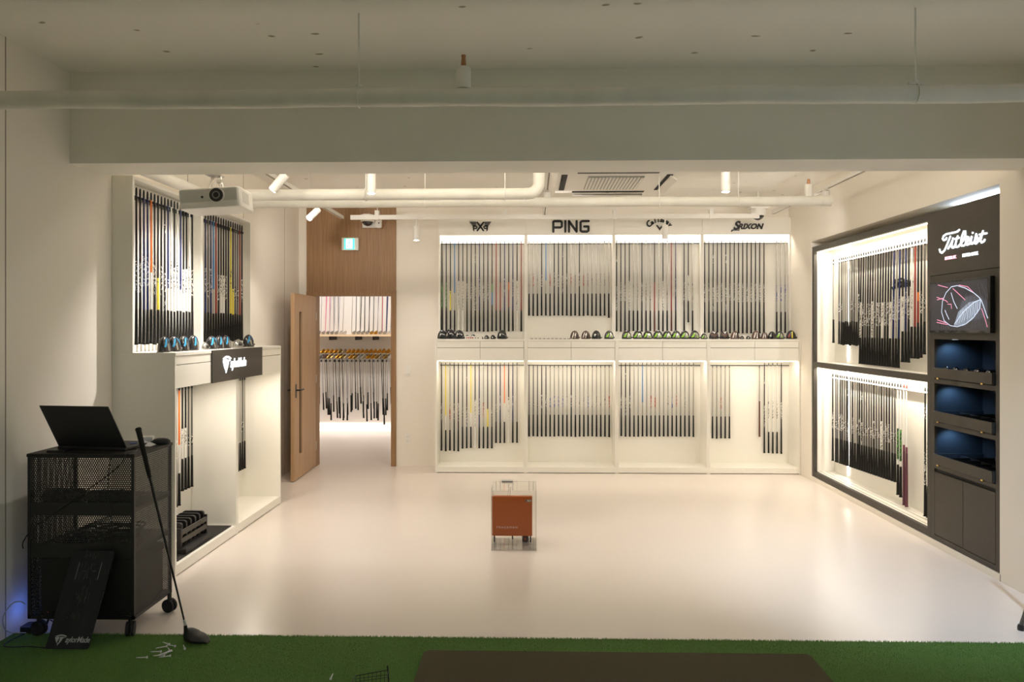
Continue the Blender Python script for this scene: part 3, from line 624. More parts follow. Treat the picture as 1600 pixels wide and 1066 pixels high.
for i in range(4):
    x0 = UX0+i*UW; x1 = x0+UW; xc = (x0+x1)/2
    # upper unit
    t = thing('wall_display', 'white upper shaft display, %s from left on back wall, with %s' % (BAYN[i], LOGN[i]), 'display cabinet', (xc, 8.9, ZK), 'upper back wall displays')
    b = MB().box(x0, x0+.02, UPF, YB-.001, ZK, ZT, 'cabinet').box(x1-.02, x1-.001, UPF, YB-.001, ZK, ZT, 'cabinet').box(x0+.02, x1-.02, UPB, YB-.001, ZK, ZT, 'cabinet').box(x0+.02, x1-.02, UPF+.02, UPB, ZT-.02, ZT, 'cabinet')
    part(t, 'carcass', b)
    part(t, 'fascia', MB().box(x0+.0015, x1-.0025, UPF-.004, UPF+.016, 2.76, ZT, 'cabinet'), bevel=.001)
    b = MB(); LOGOS[i](b, FB(xc-.01 + (-.01, .015, .03, .0)[i], UPF-.004, 2.862)); part(t, 'logo_letters', b, 'black raised logo')
    part(t, 'light_strip', MB().box(x0+.03, x1-.03, UPF+.022, UPF+.034, 2.775, 2.783, 'ledwarm'), 'glowing warm strip')
    b = MB().box(x0+.021, x1-.022, 8.9235, UPB, 2.660, 2.668, 'black')
    part(t, 'shaft_rail', b)
    l = area('strip_light', (xc, UPF+.030, 2.772), (.98, .01), 2.9, WARM, (math.radians(8), 0, 0)); light_into(t, l)
    ze, zg, zt_ = upper_len[i]
    n = 0
    for k, ch in enumerate(upk[i]):
        if ch == '.': continue
        e, gs = ze, zg
        if i == 0 and ch == 'w': pass
        if i == 2 and k == 17: e, gs = 1.727, 1.98
        if i == 1 and k == 19: e -= .03
        e += random.uniform(-.004, .004); e = round(e/.004)*.004; g = 'w' if (i == 0 and ch == 'w') else ('r' if (i == 2 and k in (9, 13)) else 'k')
        lab = '%s, %s from left, upper %s back bay' % (seg_label(ch, g), ORD[n], BAYN[i]); n += 1
        place_shaft(x0+.038+.0498*k, 8.918, zt_, ch, zt_-e, gs-e, g, 'thin', lab, 'shafts on the upper back wall rails', rk=1.02)
    # lower unit
    t = thing('display_cabinet', 'white lower shaft cabinet with two drawers, %s from left on back wall' % BAYN[i], 'display cabinet', (xc, 8.7, 0), 'lower back wall cabinets')
    zd = 1.285
    b = MB().box(x0, x0+.02, LOF, YB-.001, 0, ZK-.02, 'cabinet').box(x1-.02, x1-.001, LOF, YB-.001, 0, ZK-.02, 'cabinet').box(x0+.02, x1-.02, LOB, YB-.001, 0, ZK-.02, 'cabinet').box(x0+.02, x1-.02, LOF+.001, LOB, .008, .068, 'cabinet').box(x0+.02, x1-.02, LOF+.02, LOB, zd, zd+.018, 'cabinet').box(x0+.02, x1-.02, LOF+.022, LOF+.03, zd, ZK-.02, 'seam')
    part(t, 'carcass', b)
    for s_ in (0, 1):
        a0 = x0+.021+s_*(UW-.042)/2; a1 = a0+(UW-.042)/2-.003
        d = part(t, 'drawer', MB().box(a0, a1, LOF, LOF+.02, zd, 1.431, 'cabinet'), bevel=.001)
        part(t, 'pull_strip', MB().box(a0, a1, LOF, LOF+.02, 1.436, ZK-.022, 'cabinet'), sub=d, bevel=.001)
    part(t, 'light_strip', MB().box(x0+.03, x1-.03, LOF+.045, LOF+.057, zd-.008, zd-.001, 'ledwarm'), 'glowing warm strip')
    part(t, 'shaft_rail', MB().box(x0+.021, x1-.022, 8.878, LOB, 1.214, 1.222, 'black'))
    l = area('strip_light', (xc, LOF+.051, zd-.012), (.98, .012), 1.9, WARM, (math.radians(14), 0, 0)); light_into(t, l)
    X = []
    if i < 3:
        for k, ch in enumerate(lok[i]):
            X.append((x0+.038+.0498*k, ch, 'k'))
    else:
        X = [(x0+.02+.0495*k, ch, 'k') for k, ch in enumerate(lok[3])]
        X += [(x0+.668, 's', 'r')]+[(x0+.725+.0495*k, ch, 'k') for k, ch in enumerate('lWWWk')]
    for n, (x, ch, g) in enumerate(X):
        ze, zg, zt_ = 0.375, .635, 1.25
        if i == 0:
            if n < 5: ze, zg = .20, .45
            elif n < 13: ze, zg = .232, .49
            else: ze, zg = .30, .55
        elif i == 1: zt_ = 1.222
        elif i == 2: ze, zg = .38, .63
        elif n < 7: ze, zg, zt_ = .36, .62, 1.222
        elif n == 7: ze, zg, zt_ = .385, .80, 1.222
        else: ze, zg = .185, .44 if ch == 'W' else .49
        if i == 0 and n in (8, 16): g = 'w'
        e = ze+round(random.uniform(-1, 1))*.004
        lab = '%s, %s from left, lower %s back bay' % (seg_label(ch, g), ORD[n], BAYN[i])
        place_shaft(x, 8.872, zt_, ch, zt_-e, zg-e, g, 'thin', lab, 'shafts on the lower back wall rails', rk=1.02)
single('countertop', MB().box(UX0-.008, XR-.002, LOF-.006, UPF, ZK-.02, ZK, 'cabinet').box(UX0-.008, XR-.002, UPF, 8.88, ZK-.02, ZK, 'cabinet'), 'continuous white counter above the drawers along the back wall', 'counter', (0, 8.7, ZK))

# ---- left wall unit
LFX, LBX, LY0 = -2.355, -2.72, 4.915; LU = 1.057; LK = 1.49
for i in range(2):
    y0 = LY0+i*LU; y1 = y0+LU; nm = ('near', 'far')[i]; yc = (y0+y1)/2
    t = thing('wall_display', 'white upper shaft display on left wall, %s bay' % nm, 'display cabinet', (-2.7, yc, LK), 'upper left wall displays')
    b = MB().box(-2.779, -2.64, y0, y0+.022, LK, 2.67, 'cabinet').box(-2.779, -2.64, y1-.022, y1-.001, LK, 2.67, 'cabinet').box(-2.779, -2.745, y0+.022, y1-.022, LK, 2.67, 'cabinet').box(-2.745, -2.64, y0+.022, y1-.022, 2.65, 2.67, 'cabinet')
    part(t, 'carcass', b); part(t, 'shaft_rail', MB().box(-2.745, -2.698, y0+.03, y1-.035, 2.545, 2.562, 'black'))
    t = thing('display_cabinet', 'white lower shaft cabinet with lit niche on left wall, %s bay' % nm, 'display cabinet', (-2.55, yc, 0), 'lower left wall cabinets')
    zd = 1.252
    b = MB().box(-2.779, LFX, y0, y0+.022, 0, LK-.02, 'cabinet').box(-2.779, LFX, y1-.022, y1-.001, 0, LK-.02, 'cabinet').box(-2.779, LBX, y0+.022, y1-.022, 0, LK-.02, 'cabinet').box(LBX, LFX-.001, y0+.022, y1-.022, .006, .072, 'cabinet').box(LBX, LFX-.022, y0+.022, y1-.022, zd, zd+.018, 'cabinet').box(LFX-.03, LFX-.022, y0+.022, y1-.022, zd, LK-.02, 'seam')
    part(t, 'carcass', b)
    d = part(t, 'drawer', MB().box(LFX-.02, LFX, y0+.023, y1-.024, zd, 1.405, 'cabinet'), bevel=.001)
    part(t, 'pull_strip', MB().box(LFX-.02, LFX, y0+.023, y1-.024, 1.41, LK-.022, 'cabinet'), sub=d, bevel=.001)
    part(t, 'shaft_rail', MB().box(LBX, -2.6805, y0+.03, y1-.03, 1.195, 1.207, 'black'))
    part(t, 'niche_lamp', MB().tube([(-2.48, yc+.1, zd-.001), (-2.48, yc+.1, zd-.008)], .032, 'ledhot', 20), 'round lamp under the drawer')
    l = area('niche_light', (-2.48, yc+.1, zd-.02), (.10, .10), 3.0, WARM, (0, math.radians(-15), 0)); light_into(t, l)
single('countertop', MB().box(-2.64, LFX+.004, LY0-.0, LY0+2*LU-.001, LK-.02, LK, 'cabinet').box(-2.779, -2.64, LY0, LY0+2*LU, LK-.019, LK-.0005, 'cabinet'), 'white counter of the left wall unit under the blue-trimmed club heads', 'counter', (-2.5, 6, LK))
# sign panel on left
t = thing('sign_board', 'black board with glowing white wordmark on the left wall drawers', 'sign', (LFX, 6, 1.25))
sy0, sy1 = 5.475, 6.505
part(t, 'board', MB().box(LFX-.001, LFX+.012, sy0, sy1, 1.248, LK+.001, 'bronze'))
def tm_logo(b, fr, s_, mat, dep=.006):
    o, U, V, N = [Vector(q) for q in fr]
    b.text('aylorMade', .102*s_, (o+U*(-.10*s_)+V*(-.028*s_), U, V, N), mat, dep, .0012*s_, .18, .80, 'LEFT', .92)
    f2 = (o+U*(-.165*s_), U, V, N)
    arc = [(-.075+.15*k/8, .046+.020*math.sin(PI*k/8)) for k in range(9)]
    b.poly([(x*s_, z*s_) for x, z in arc]+[(x*s_, (z-.016*(1 if 0 < k < 8 else .2))*s_) for k, (x, z) in reversed(list(enumerate(arc)))], dep, f2, mat)
    b.poly([(x*s_, z*s_) for x, z in ((-.078, .032), (-.020, .040), (-.018, .026), (-.035, -.020), (-.028, -.045), (-.05, -.022))], dep, f2, mat)
    b.poly([(x*s_, z*s_) for x, z in ((-.010, .040), (.07, .030), (.03, .022), (.012, -.020), (-.022, -.066), (-.028, -.055), (-.012, -.022))], dep, f2, mat)
b = MB(); tm_logo(b, FL(LFX+.012, 5.90, 1.375), 1.0, 'ledcool'); part(t, 'lit_letters', b, 'glowing white letters')
def onX(px, X):
    a = (px-800)/F; dx = a*math.cos(TH)-math.sin(TH); dy = a*math.sin(TH)+math.cos(TH); return X/dx*dy
SX = -2.692
# near upper bay, then far upper bay
ka = 'xGkkwnorYekNWHWnHKWs'.replace('r', 'k', 1); ka = 'eGkknnokYklNWHWNHHWk'; kb = 'kKnenbrkHHkKZYeerk'
for i, kk, y0 in ((0, ka, LY0+.045), (1, kb, LY0+LU+.075)):
    for n, ch in enumerate(kk):
        y = y0+(.0500 if i == 0 else .0525)*n
        e = 1.540+.004*random.choice((-1, 0, 1))
        lab = '%s, %s from left, %s upper bay, left wall' % (seg_label(ch, 'k'), ORD[n], ('near', 'far')[i])
        place_shaft(SX, y, 2.618, ch, 2.618-e, .245, 'k', 'black', lab, 'shafts in the upper left wall displays', rk=1.14)
for n, (px_, ch) in enumerate(zip((270, 275, 280, 285, 290, 294.7, 299.8), 'kkoHHee')):
    e = .30 if n in (1, 2) else .40
    place_shaft(-2.675, onX(px_, -2.675), 1.235, ch, 1.235-e, .25, 'k', 'black', '%s, %s from left, near lower bay, left wall' % (seg_label(ch, 'k'), ORD[n]), 'shafts in the lower left wall cabinets', rk=1.08)
for n, (px_, ch) in enumerate(zip((368.6, 371.8, 375.4, 378.8, 382.3), 'esses')):
    place_shaft(-2.675, onX(px_, -2.675), 1.225, ch, .885, .26, 'k', 'black', '%s, %s from left, far lower bay, left wall' % (seg_label(ch, 'k'), ORD[n]), 'shafts in the lower left wall cabinets', rk=1.05)
# black tray and head rack in the near lower bay
single('floor_liner', MB().box(-2.70, -2.385, 5.02, 5.93, .0725, .078, 'bronzedark'), 'thin black liner on the floor of the near left niche', 'liner', (-2.5, 5.4, .0725))
t = thing('club_head_rack', 'black slotted rack for club heads in the near left niche', 'rack', (-2.5, 5.35, .079))
part(t, 'base', MB().box(-2.62, -2.395, 5.16, 5.60, .079, .115, 'bronzedark'), bevel=.002)
part(t, 'end_plate', MB().box(-2.62, -2.43, 5.16, 5.175, .115, .255, 'bronzedark')); part(t, 'end_plate', MB().box(-2.62, -2.43, 5.57, 5.585, .115, .255, 'bronzedark'))
for z in (.150, .205): part(t, 'front_rail', MB().box(-2.44, -2.43, 5.175, 5.57, z, z+.035, 'bronze'))
part(t, 'back_plate', MB().box(-2.62, -2.61, 5.175, 5.57, .115, .25, 'bronzedark'))
for k in range(6):
    y = 5.20+k*.070; b = MB().rbox(-2.605, -2.445, y, y+.022, .12, .285, .02, 'black', 'y'); part(t, 'divider', b)

# ---- right wall: framed display and tall dark unit
FX = 3.078; BX = 3.31; Y0, Y1, Y2 = 4.972, 5.824, 8.242
t = thing('wall_display', 'dark-framed white display with two lit niches on the right wall', 'display cabinet', (3.2, 7.03, .045))
b = MB().box(FX, FX+.035, Y1+.002, Y1+.052, .047, 2.54, 'bronze').box(FX, FX+.035, Y2-.05, Y2, .047, 2.54, 'bronze').box(FX, FX+.035, Y1+.052, Y2-.05, .047, .105, 'bronze').box(FX, FX+.035, Y1+.052, Y2-.05, 2.482, 2.54, 'bronze').box(FX, FX+.035, Y1+.052, Y2-.05, 1.237, 1.292, 'bronze')
part(t, 'frame', b, 'dark bronze frame')
b = MB().box(BX, BX+.03, Y1+.002, Y2, .047, 2.54, 'cabinet').box(FX+.035, BX, Y2-.03, Y2, .047, 2.54, 'cabinet').box(FX+.035, BX, Y1+.002, Y1+.045, .047, 2.54, 'cabinet').box(FX+.035, BX, Y1+.045, Y2-.03, .047, .10, 'cabinet').box(FX+.035, BX, Y1+.045, Y2-.03, 2.49, 2.54, 'cabinet').box(FX+.035, BX, Y1+.045, Y2-.03, 1.24, 1.288, 'cabinet')
part(t, 'niche_lining', b)
b = MB()
for x, z in ((3.15, .1025), (3.21, .1025)): b.box(x, x+.003, Y1+.05, Y2-.03, .10, z, 'seam')
part(t, 'floor_groove', b)
for z0, z1, nm in ((.102, 1.24, 'lower'), (1.29, 2.482, 'upper')):
    part(t, 'light_strip', MB().box(FX+.04, FX+.052, Y1+.06, Y2-.04, z1-.008, z1-.001, 'ledwarm'), 'glowing warm strip')
    part(t, 'upright_light_strip', MB().box(BX-.008, BX-.0, 7.86, 7.875, z0+.03, z1-.03, 'ledhot'), 'glaring upright strip')
    l = area('strip_light', (FX+.05, (Y1+Y2)/2, z1-.012), (.012, 2.3), 10, WARM, (0, math.radians(-14), 0)); light_into(t, l)
    zr = 2.345 if nm == 'upper' else 1.125
    part(t, 'shaft_rail', MB().box(3.238, BX, Y1+.05, Y2-.19, zr, zr+.014, 'whitemetal').box(3.2195, 3.2235, Y1+.046, Y2-.19, zr, zr+.014, 'whitemetal'))
def sgn(px_, py_, X=FX):   # a mark of the sign, on the sign's own plane
    a = (px_-800)/F; dx = a*math.cos(TH)-math.sin(TH); dy = a*math.sin(TH)+math.cos(TH); k = X/dx; return (-dy*k, CZ+(514-py_)/F*k)
TIT = [[(600, 140), (560, 182), (480, 205), (380, 225), (285, 245), (228, 290), (205, 350), (232, 392), (285, 368), (298, 335)],
 [(388, 300), (350, 400), (300, 520), (250, 630), (190, 690), (150, 668), (130, 610)],
 [(440, 400), (400, 480), (335, 590)], [(440, 400), (425, 480), (425, 560), (460, 570), (520, 490)], [(455, 345), (456, 345)],
 [(565, 290), (530, 400), (508, 500), (525, 555), (580, 540), (640, 480)], [(495, 360), (600, 330)],
 [(600, 520), (690, 400), (750, 250), (745, 175), (710, 175), (665, 290), (640, 430), (655, 520), (710, 520), (765, 460)],
 [(765, 460), (820, 385), (825, 320), (785, 305), (760, 370), (758, 450), (790, 500), (850, 470)],
 [(850, 470), (895, 310)], [(895, 310), (880, 420), (905, 475), (960, 430)], [(925, 210), (926, 212)],
 [(960, 440), (1005, 240), (1030, 330), (1042, 420), (1000, 465), (945, 455)], [(1000, 465), (1060, 410), (1130, 260)],
 [(1165, 170), (1130, 300), (1105, 400), (1135, 445), (1190, 410), (1208, 375)], [(1085, 252), (1255, 222)]]
TIT = [[(1460+x/15.23, 350+y/15.23) for x, y in l] for l in TIT]
lg = [[sgn(x, y) for x, y in l] for l in TIT]
ctr = sgn(1506, 382)
# copy of the mark on the back of the upper niche
cy, cz_ = 6.72, 2.03; k_ = .62
b = MB().strokes([[((u-ctr[0])*k_, (v-ctr[1])*k_) for u, v in l] for l in lg], .014, .008, FR(BX, cy, cz_), 'logo'); part(t, 'logo_letters', b, 'black script logo')
# shafts upper right
U1 = [1302.3]; U2 = [1240+v/6.664 for v in (475, 500, 520, 541, 563, 585, 607, 631, 655, 680)]
U3 = [1240+v/6.664 for v in (705, 730, 754, 779, 803, 829, 855, 882, 909, 936, 964, 992, 1019, 1050, 1080, 1109)]
U4 = [1240+v/6.664 for v in (1139, 1171, 1202, 1233, 1268, 1300, 1333, 1367)]
XS = 3.232; n = 0
k3 = 'wkekkwekkHkkHnSn'; k4 = 'HnkWrOke'; allp = [(p, 's', 1.50, .25, 0) for p in U1]+[(p, 'eesssseesk'[j], 1.49-.005*(j % 3), .24, 0) for j, p in enumerate(U2)]+[(p, k3[j], 1.306, .26, .030) for j, p in enumerate(U3)]+[(p, k4[j], (1.36, 1.36, 1.36, 1.40, 1.40, 1.40, 1.41, 1.44)[j], .27, .01) for j, p in enumerate(U4)]
for p, ch, e, gl, tl in allp:
    y = onX(p, XS)
    place_shaft(XS, y, 2.39, ch, 2.39-e, gl, 'k', 'black', '%s, %s from left, dark-framed upper rail' % (seg_label(ch, 'k'), ORD[n]), 'shafts on the upper right wall rail', tilt=(tl, 0), rk=1.2); n += 1
L1 = [1290+v/4.1 for v in (46, 66, 77, 94, 106, 120, 134, 142, 159, 173, 188, 204, 217, 232, 247, 262, 278, 293, 309, 325, 342, 358, 374, 391, 408, 427, 444)]
kk = 'keekkeelsksekleeeekeewekkeesk'; n = 0
low = [(p, kk[j], .24+.002*j, .255, 'k', 'black') for j, p in enumerate(L1)]
low += [(1290+463/4.1, 'q', .19, .27, 'k', 'black'), (1290+481/4.1, 'q', .18, .27, 'k', 'black'), (1290+502/4.1, 'p', .125, .47, 'p', 'pink'), (1290+519/4.1, 'p', .12, .46, 'p', 'pink'), (1290+638/4.1, 'l', .115, .26, 'k', 'black'), (1290+656/4.1, 'W', .115, .26, 'k', 'black')]
for p, ch, e, gl, g, tp in low:
    place_shaft(XS, onX(p, XS), 1.17, ch, 1.17-e, gl, g, tp, '%s, %s from left, dark-framed lower rail' % (seg_label(ch, g), ORD[n]), 'shafts on the lower right wall rail', rk=1.2); n += 1

# tall dark unit
t = thing('display_cabinet', 'tall dark bronze unit with glowing script sign, screen and three tray niches', 'display cabinet', (3.2, 5.4, .047))
def bar(b, y0, y1, z0, z1, x0=FX, x1=FX+.02, m='bronze'): return b.box(x0, x1, y0, y1, z0, z1, m)
b = MB()
bar(b, Y0, Y0+.052, .047, 2.052); bar(b, Y1-.05, Y1, .047, 2.052)
NZ = [(1.272, 1.572), (.945, 1.238), (.62, .912)]
bar(b, Y0+.052, Y1-.05, 1.572, 2.052); bar(b, Y0+.052, Y1-.05, 1.238, 1.272); bar(b, Y0+.052, Y1-.05, .912, .945); bar(b, Y0+.052, Y1-.05, .592, .62)
bar(b, Y0+.052, Y1-.05, .047, .085); b.box(FX+.02, 3.47, Y0, Y0+.015, .047, 2.535, 'bronzedark').box(FX+.02, 3.47, Y1-.015, Y1, .047, 2.535, 'niche')
b.box(3.46, 3.475, Y0+.015, Y1-.015, .047, 2.535, 'niche').box(FX+.02, 3.46, Y0+.015, Y1-.015, .60, .612, 'niche')
for z0, z1 in NZ: b.box(FX+.02, 3.46, Y0+.015, Y1-.015, z1+.002, z1+.012, 'niche')
b.box(FX+.012, FX+.02, Y0+.052, Y1-.05, .085, .592, 'blackmatte')
part(t, 'carcass', b)
part(t, 'sign_panel', MB().box(FX-.003, FX+.02, Y0, Y1, 2.056, 2.54, 'bronze'), bevel=.0015)
b = MB().strokes([[(u, v) for u, v in l] for l in [[sgn(x, y, FX-.003) for x, y in l] for l in TIT]], .0122, .006, ((FX-.003, 0, 0), (0, -1, 0), (0, 0, 1), (-1, 0, 0)), 'ledcool'); part(t, 'lit_letters', b, 'glowing white script lettering')
a0 = sgn(1477.3, 404); a1 = sgn(1501, 399.5)
b = MB().text('BETTER FIT.', .032, FR(FX-.003, -(a0[0]), 2.160), 'ledpink', .004, .0006, .12, .90, 'LEFT'); part(t, 'lit_tagline', b, 'glowing pink lettering')
b = MB().text('BETTER GAME.', .032, FR(FX-.003, -(a0[0])-.225, 2.160), 'ledcool', .004, .0006, .12, .90, 'LEFT'); part(t, 'lit_tagline', b, 'glowing white lettering')
ym = (Y0+Y1)/2+.0
for s_ in (0, 1):
    ya, yb = (Y0+.056, ym-.002) if s_ == 0 else (ym+.002, Y1-.054); part(t, 'cabinet_door', MB().box(FX-.001, FX+.014, ya, yb, .09, .565, 'bronze'), bevel=.001)
for k, (z0, z1) in enumerate(NZ):
    zt2 = z0+.083; b = MB().box(FX-.02, FX-.006, Y0+.062, Y1-.052, z0+.008, zt2, 'bronze').box(FX-.006, 3.44, Y0+.062, Y1-.052, z0+.008, z0+.02, 'niche').box(FX-.006, 3.44, Y0+.062, Y0+.074, z0+.02, zt2, 'niche').box(FX-.006, 3.44, Y1-.064, Y1-.052, z0+.02, zt2, 'niche')
    tr = part(t, 'pull_out_tray', b)
    for yy in (.20, .33, .46, .59): part(t, 'tray_divider', MB().box(FX-.006, 3.44, Y0+.062+yy, Y0+.066+yy, z0+.02, zt2-.01, 'niche'), sub=tr)
    part(t, 'tray_divider', MB().box(3.26, 3.264, Y0+.074, Y1-.064, z0+.02, zt2-.01, 'niche'), sub=tr)
    for yy in (.17, .72): part(t, 'tray_clip', MB().box(FX-.023, FX-.004, Y0+yy-.012, Y0+yy+.012, z0+.000, z0+.010, 'gold'), sub=tr)
    part(t, 'niche_lamp', MB().tube([(3.20, Y1-.11, z1+.0015), (3.20, Y1-.11, z1-.004)], .02, 'ledcool', 14))
    l = spot('niche_spot', (3.20, Y1-.11, z1-.012), (3.24, Y1-.03, z1-.3), 2.2, (.32, .62, 1), 2.3, .8, .012); light_into(t, l)
l = area('recess_light', (3.30, 5.42, 2.552), (.02, .70), 5.5, COOL, (PI, 0, 0)); light_into(t, l)
part(t, 'top_light_strip', MB().box(3.29, 3.31, 5.05, 5.78, 2.542, 2.548, 'ledcool'), 'cool glowing strip on top')
part(t, 'top_board', MB().box(FX+.02, 3.47, Y0, Y1, 2.535, 2.54, 'bronzedark'))
# screen
t = thing('display_screen', 'black-framed screen showing a glowing iron club head, mounted on the tall dark unit', 'screen', (3.05, 5.4, 1.62))
part(t, 'bezel', MB().box(3.045, FX-.001, 5.03, 5.787, 1.622, 2.002, 'blackgloss'), bevel=.002)
part(t, 'screen_panel', MB().box(3.0440, 3.0452, 5.055, 5.765, 1.64, 1.985, 'screenbase'), 'dark picture with streaks of light')
SP = lambda pts: [((sgn(1440+x/3.675, 270+y/3.675, 3.044))) for x, y in pts]
frs = ((3.044, 0, 0), (0, -1, 0), (0, 0, 1), (-1, 0, 0))
b = MB()
for k in range(7):
    x = 250+k*20; b.strokes([SP([(x, 690+k*5), (x-6, 760), (x+6, 830), (x, 890)])], .006, .0004, frs, 'screendark')
for k in range(4): b.strokes([SP([(320+k*14, 640), (335+k*14, 680), (345+k*12, 720)])], .006, .0004, frs, 'screendark')
for k in range(5): b.strokes([SP([(95+k*14, 860-k*4), (100+k*14, 895)])], .005, .0004, frs, 'screendark')
b.add([Vector((3.0436, -u, v)) for u, v in SP([(185, 880), (210, 800), (270, 745), (340, 728), (332, 790), (290, 845), (240, 880)])], [list(range(7))], 'screengrey')
for k in range(9): b.strokes([SP([(200+k*15, 872-k*8), (228+k*12, 790-k*7)])], .0016, .0012, frs, 'screenline')
b.strokes([SP([(172, 655), (140, 690), (120, 740), (115, 800), (130, 850), (165, 878), (205, 885), (255, 868), (300, 830), (335, 780), (340, 735)])], .0042, .0014, frs, 'screenline')
b.strokes([SP([(172, 655), (205, 648), (250, 662), (300, 690), (330, 715), (345, 735), (380, 835)])], .005, .0014, frs, 'screenline')
b.strokes([SP([(170, 690), (185, 740), (205, 780)]), SP([(135, 790), (145, 815), (158, 842)]), SP([(190, 868), (240, 800), (300, 745), (340, 728)])], .0045, .0014, frs, 'screenline')
b.strokes([SP([(95, 645), (150, 660)]), SP([(90, 730), (125, 720)]), SP([(88, 715), (140, 735), (150, 745)]), SP([(90, 845), (140, 862)]), SP([(88, 860), (150, 872)]), SP([(180, 665), (250, 730)]), SP([(215, 645), (265, 655), (300, 690)]), SP([(150, 755), (170, 755), (172, 780)]), SP([(345, 780), (362, 830), (378, 885)])], .005, .0010, frs, 'screenpink')
part(t, 'screen_picture', b)
point('screen_glow', (2.95, 5.4, 1.8), .25, (.75, .8, 1), .1)

# ================================================================== CLUB HEADS
def head_fn(w, h, ds, dc):
    def surf(x, z, side):
        t_ = min(max(z/h, 0), 1); hw = w/2*max(1-t_**2.3, 0)**.5
        if hw < 1e-5: return 0
        u = min(abs(x)/hw, 1); d = (ds if side < 0 else dc)*max(1-t_**2, 0)**.5
        return side*d*(1-u**2.4)**.55
    return surf
def head_parts(style):
    w, h, ds, dc, base, ins = {
     'green': (.118, .100, .028, .040, 'headdark', [('headgreen', [(-.05, .02), (-.015, .07), (.0, .07), (-.02, .02)]), ('headsilver', [(-.012, .015), (.012, .075), (.04, .04), (.045, .015)]), ('headgreen', [(.012, .015), (.025, .05), (.04, .02)])]),
     'dark': (.116, .104, .03, .042, 'headblack', [('headsilver', [(-.035, .03), (-.028, .06), (-.018, .055), (-.022, .03)])]),
     'brown': (.112, .098, .03, .04, 'headdark', [('headbrown', [(-.04, .075), (-.048, .05), (0, .015), (.048, .05), (.04, .075), (0, .04)]), ('headwhite', [(-.02, .085), (0, .062), (.02, .085), (.012, .088), (0, .075), (-.012, .088)])]),
     'stripe': (.108, .098, .03, .04, 'headbrown', [('headwhite', [(-.042, .015), (-.02, .075), (-.010, .078), (-.028, .015)]), ('headsilver', [(-.012, .01), (.005, .08), (.014, .075), (.002, .01)]), ('headblack', [(.012, .01), (.022, .065), (.034, .05), (.028, .01)])]),
     'blue': (.120, .104, .032, .042, 'headdark', [('headblue', [(-.045, .035), (-.022, .085), (-.004, .093), (-.022, .045), (-.036, .03)]), ('headblue', [(.0, .095), (.028, .08), (.045, .045), (.036, .040), (.018, .072)]), ('headsilver', [(-.010, .01), (-.018, .05), (-.004, .06), (.006, .01)])]),
     'silver': (.095, .062, .026, .03, 'headsilver', [('headdark', [(-.025, .012), (-.01, .042), (.018, .04), (.028, .012)])]),
     'small': (.066, .052, .024, .026, 'headblack', [('headsilver', [(-.012, .012), (-.008, .03), (0, .03), (0, .012)])]),
     'yellow': (.112, .10, .03, .042, 'headdark', [('headyellow', [(.0, .012), (.004, .088), (.016, .082), (.014, .012)]), ('headred' if False else 'shaftred', [(-.04, .02), (-.02, .07), (-.01, .05), (-.018, .02)])]),
    }[style]
    sf = head_fn(w, h, ds, dc); R = []
    for i in range(13):
        t_ = i/12*.995; z = h*t_; hw = w/2*(1-t_**2.3)**.5; k = 24; ring = []
        if i == 0: hw *= .96
        for j in range(k):
            a = 2*PI*j/k; ca, sa = math.cos(a), math.sin(a); x = hw*(abs(ca)**.85)*(1 if ca > 0 else -1)
            y = sf(x, z, 1 if sa > 0 else -1) if abs(sa) > 1e-3 else 0
            ring.append((x, y, z+.004))
        R.append(ring)
    body = MB().rings(R, base, True, True)
    sole = MB()
    for mat, pl in ins:
        n = len(pl); cx = sum(p[0] for p in pl)/n; cz = sum(p[1] for p in pl)/n; vs = []; fs = []
        K = 4
        # radial grid so that the insert follows the curved sole
        for r_ in range(K+1):
            for e in range(n):
                for q in range(3):
                    a_ = pl[e]; b_ = pl[(e+1) % n]; x = a_[0]+(b_[0]-a_[0])*q/3; z = a_[1]+(b_[1]-a_[1])*q/3
                    x = cx+(x-cx)*r_/K; z = cz+(z-cz)*r_/K; vs.append((x, sf(x, z, -1)-.0012, z+.004))
        m_ = n*3
        for r_ in range(K):
            for e in range(m_): fs.append((r_*m_+e, r_*m_+(e+1) % m_, (r_+1)*m_+(e+1) % m_, (r_+1)*m_+e))
        sole.add(vs, fs, mat, True)
    face = MB().box(-w*.42, w*.42, -ds*.7, dc*.7, 0, .006, 'steel')
    hos = MB().tube([(w*.34, 0, .016), (w*.52, -.002, .018), (w*.60, -.003, .022)], [.010, .0085, .0075], base, 12).tube([(w*.595, -.003, .022), (w*.615, -.003, .023)], .0078, 'headsilver', 12)
    return [('head_body', body.mesh('head_body')), ('sole_insert', sole.mesh('sole_insert')), ('face_plate', face.mesh('face_plate')), ('hosel', hos.mesh('hosel'))]
HP = {}
def head(style, x, y, z, rot, label, group, sc=1):
    if style not in HP: HP[style] = head_parts(style)
    t = thing('driver_clubhead', label, 'golf club head', (x, y, z), group, rot); t.scale = (sc, sc, sc)
    for nm, me in HP[style]: link(nm, me, t)
HD = {'green': 'dark club head with green and silver sole', 'dark': 'glossy black club head', 'brown': 'dark club head with brown chevron sole', 'stripe': 'brown and white striped club head', 'blue': 'black club head with blue trim', 'silver': 'silver grey fairway club head', 'small': 'small black hybrid club head', 'yellow': 'dark club head with yellow stripe'}
def bx(px_, Y=8.68): a = (px_-800)/F; return (a*math.cos(TH)-math.sin(TH))*Y/(a*math.sin(TH)+math.cos(TH))
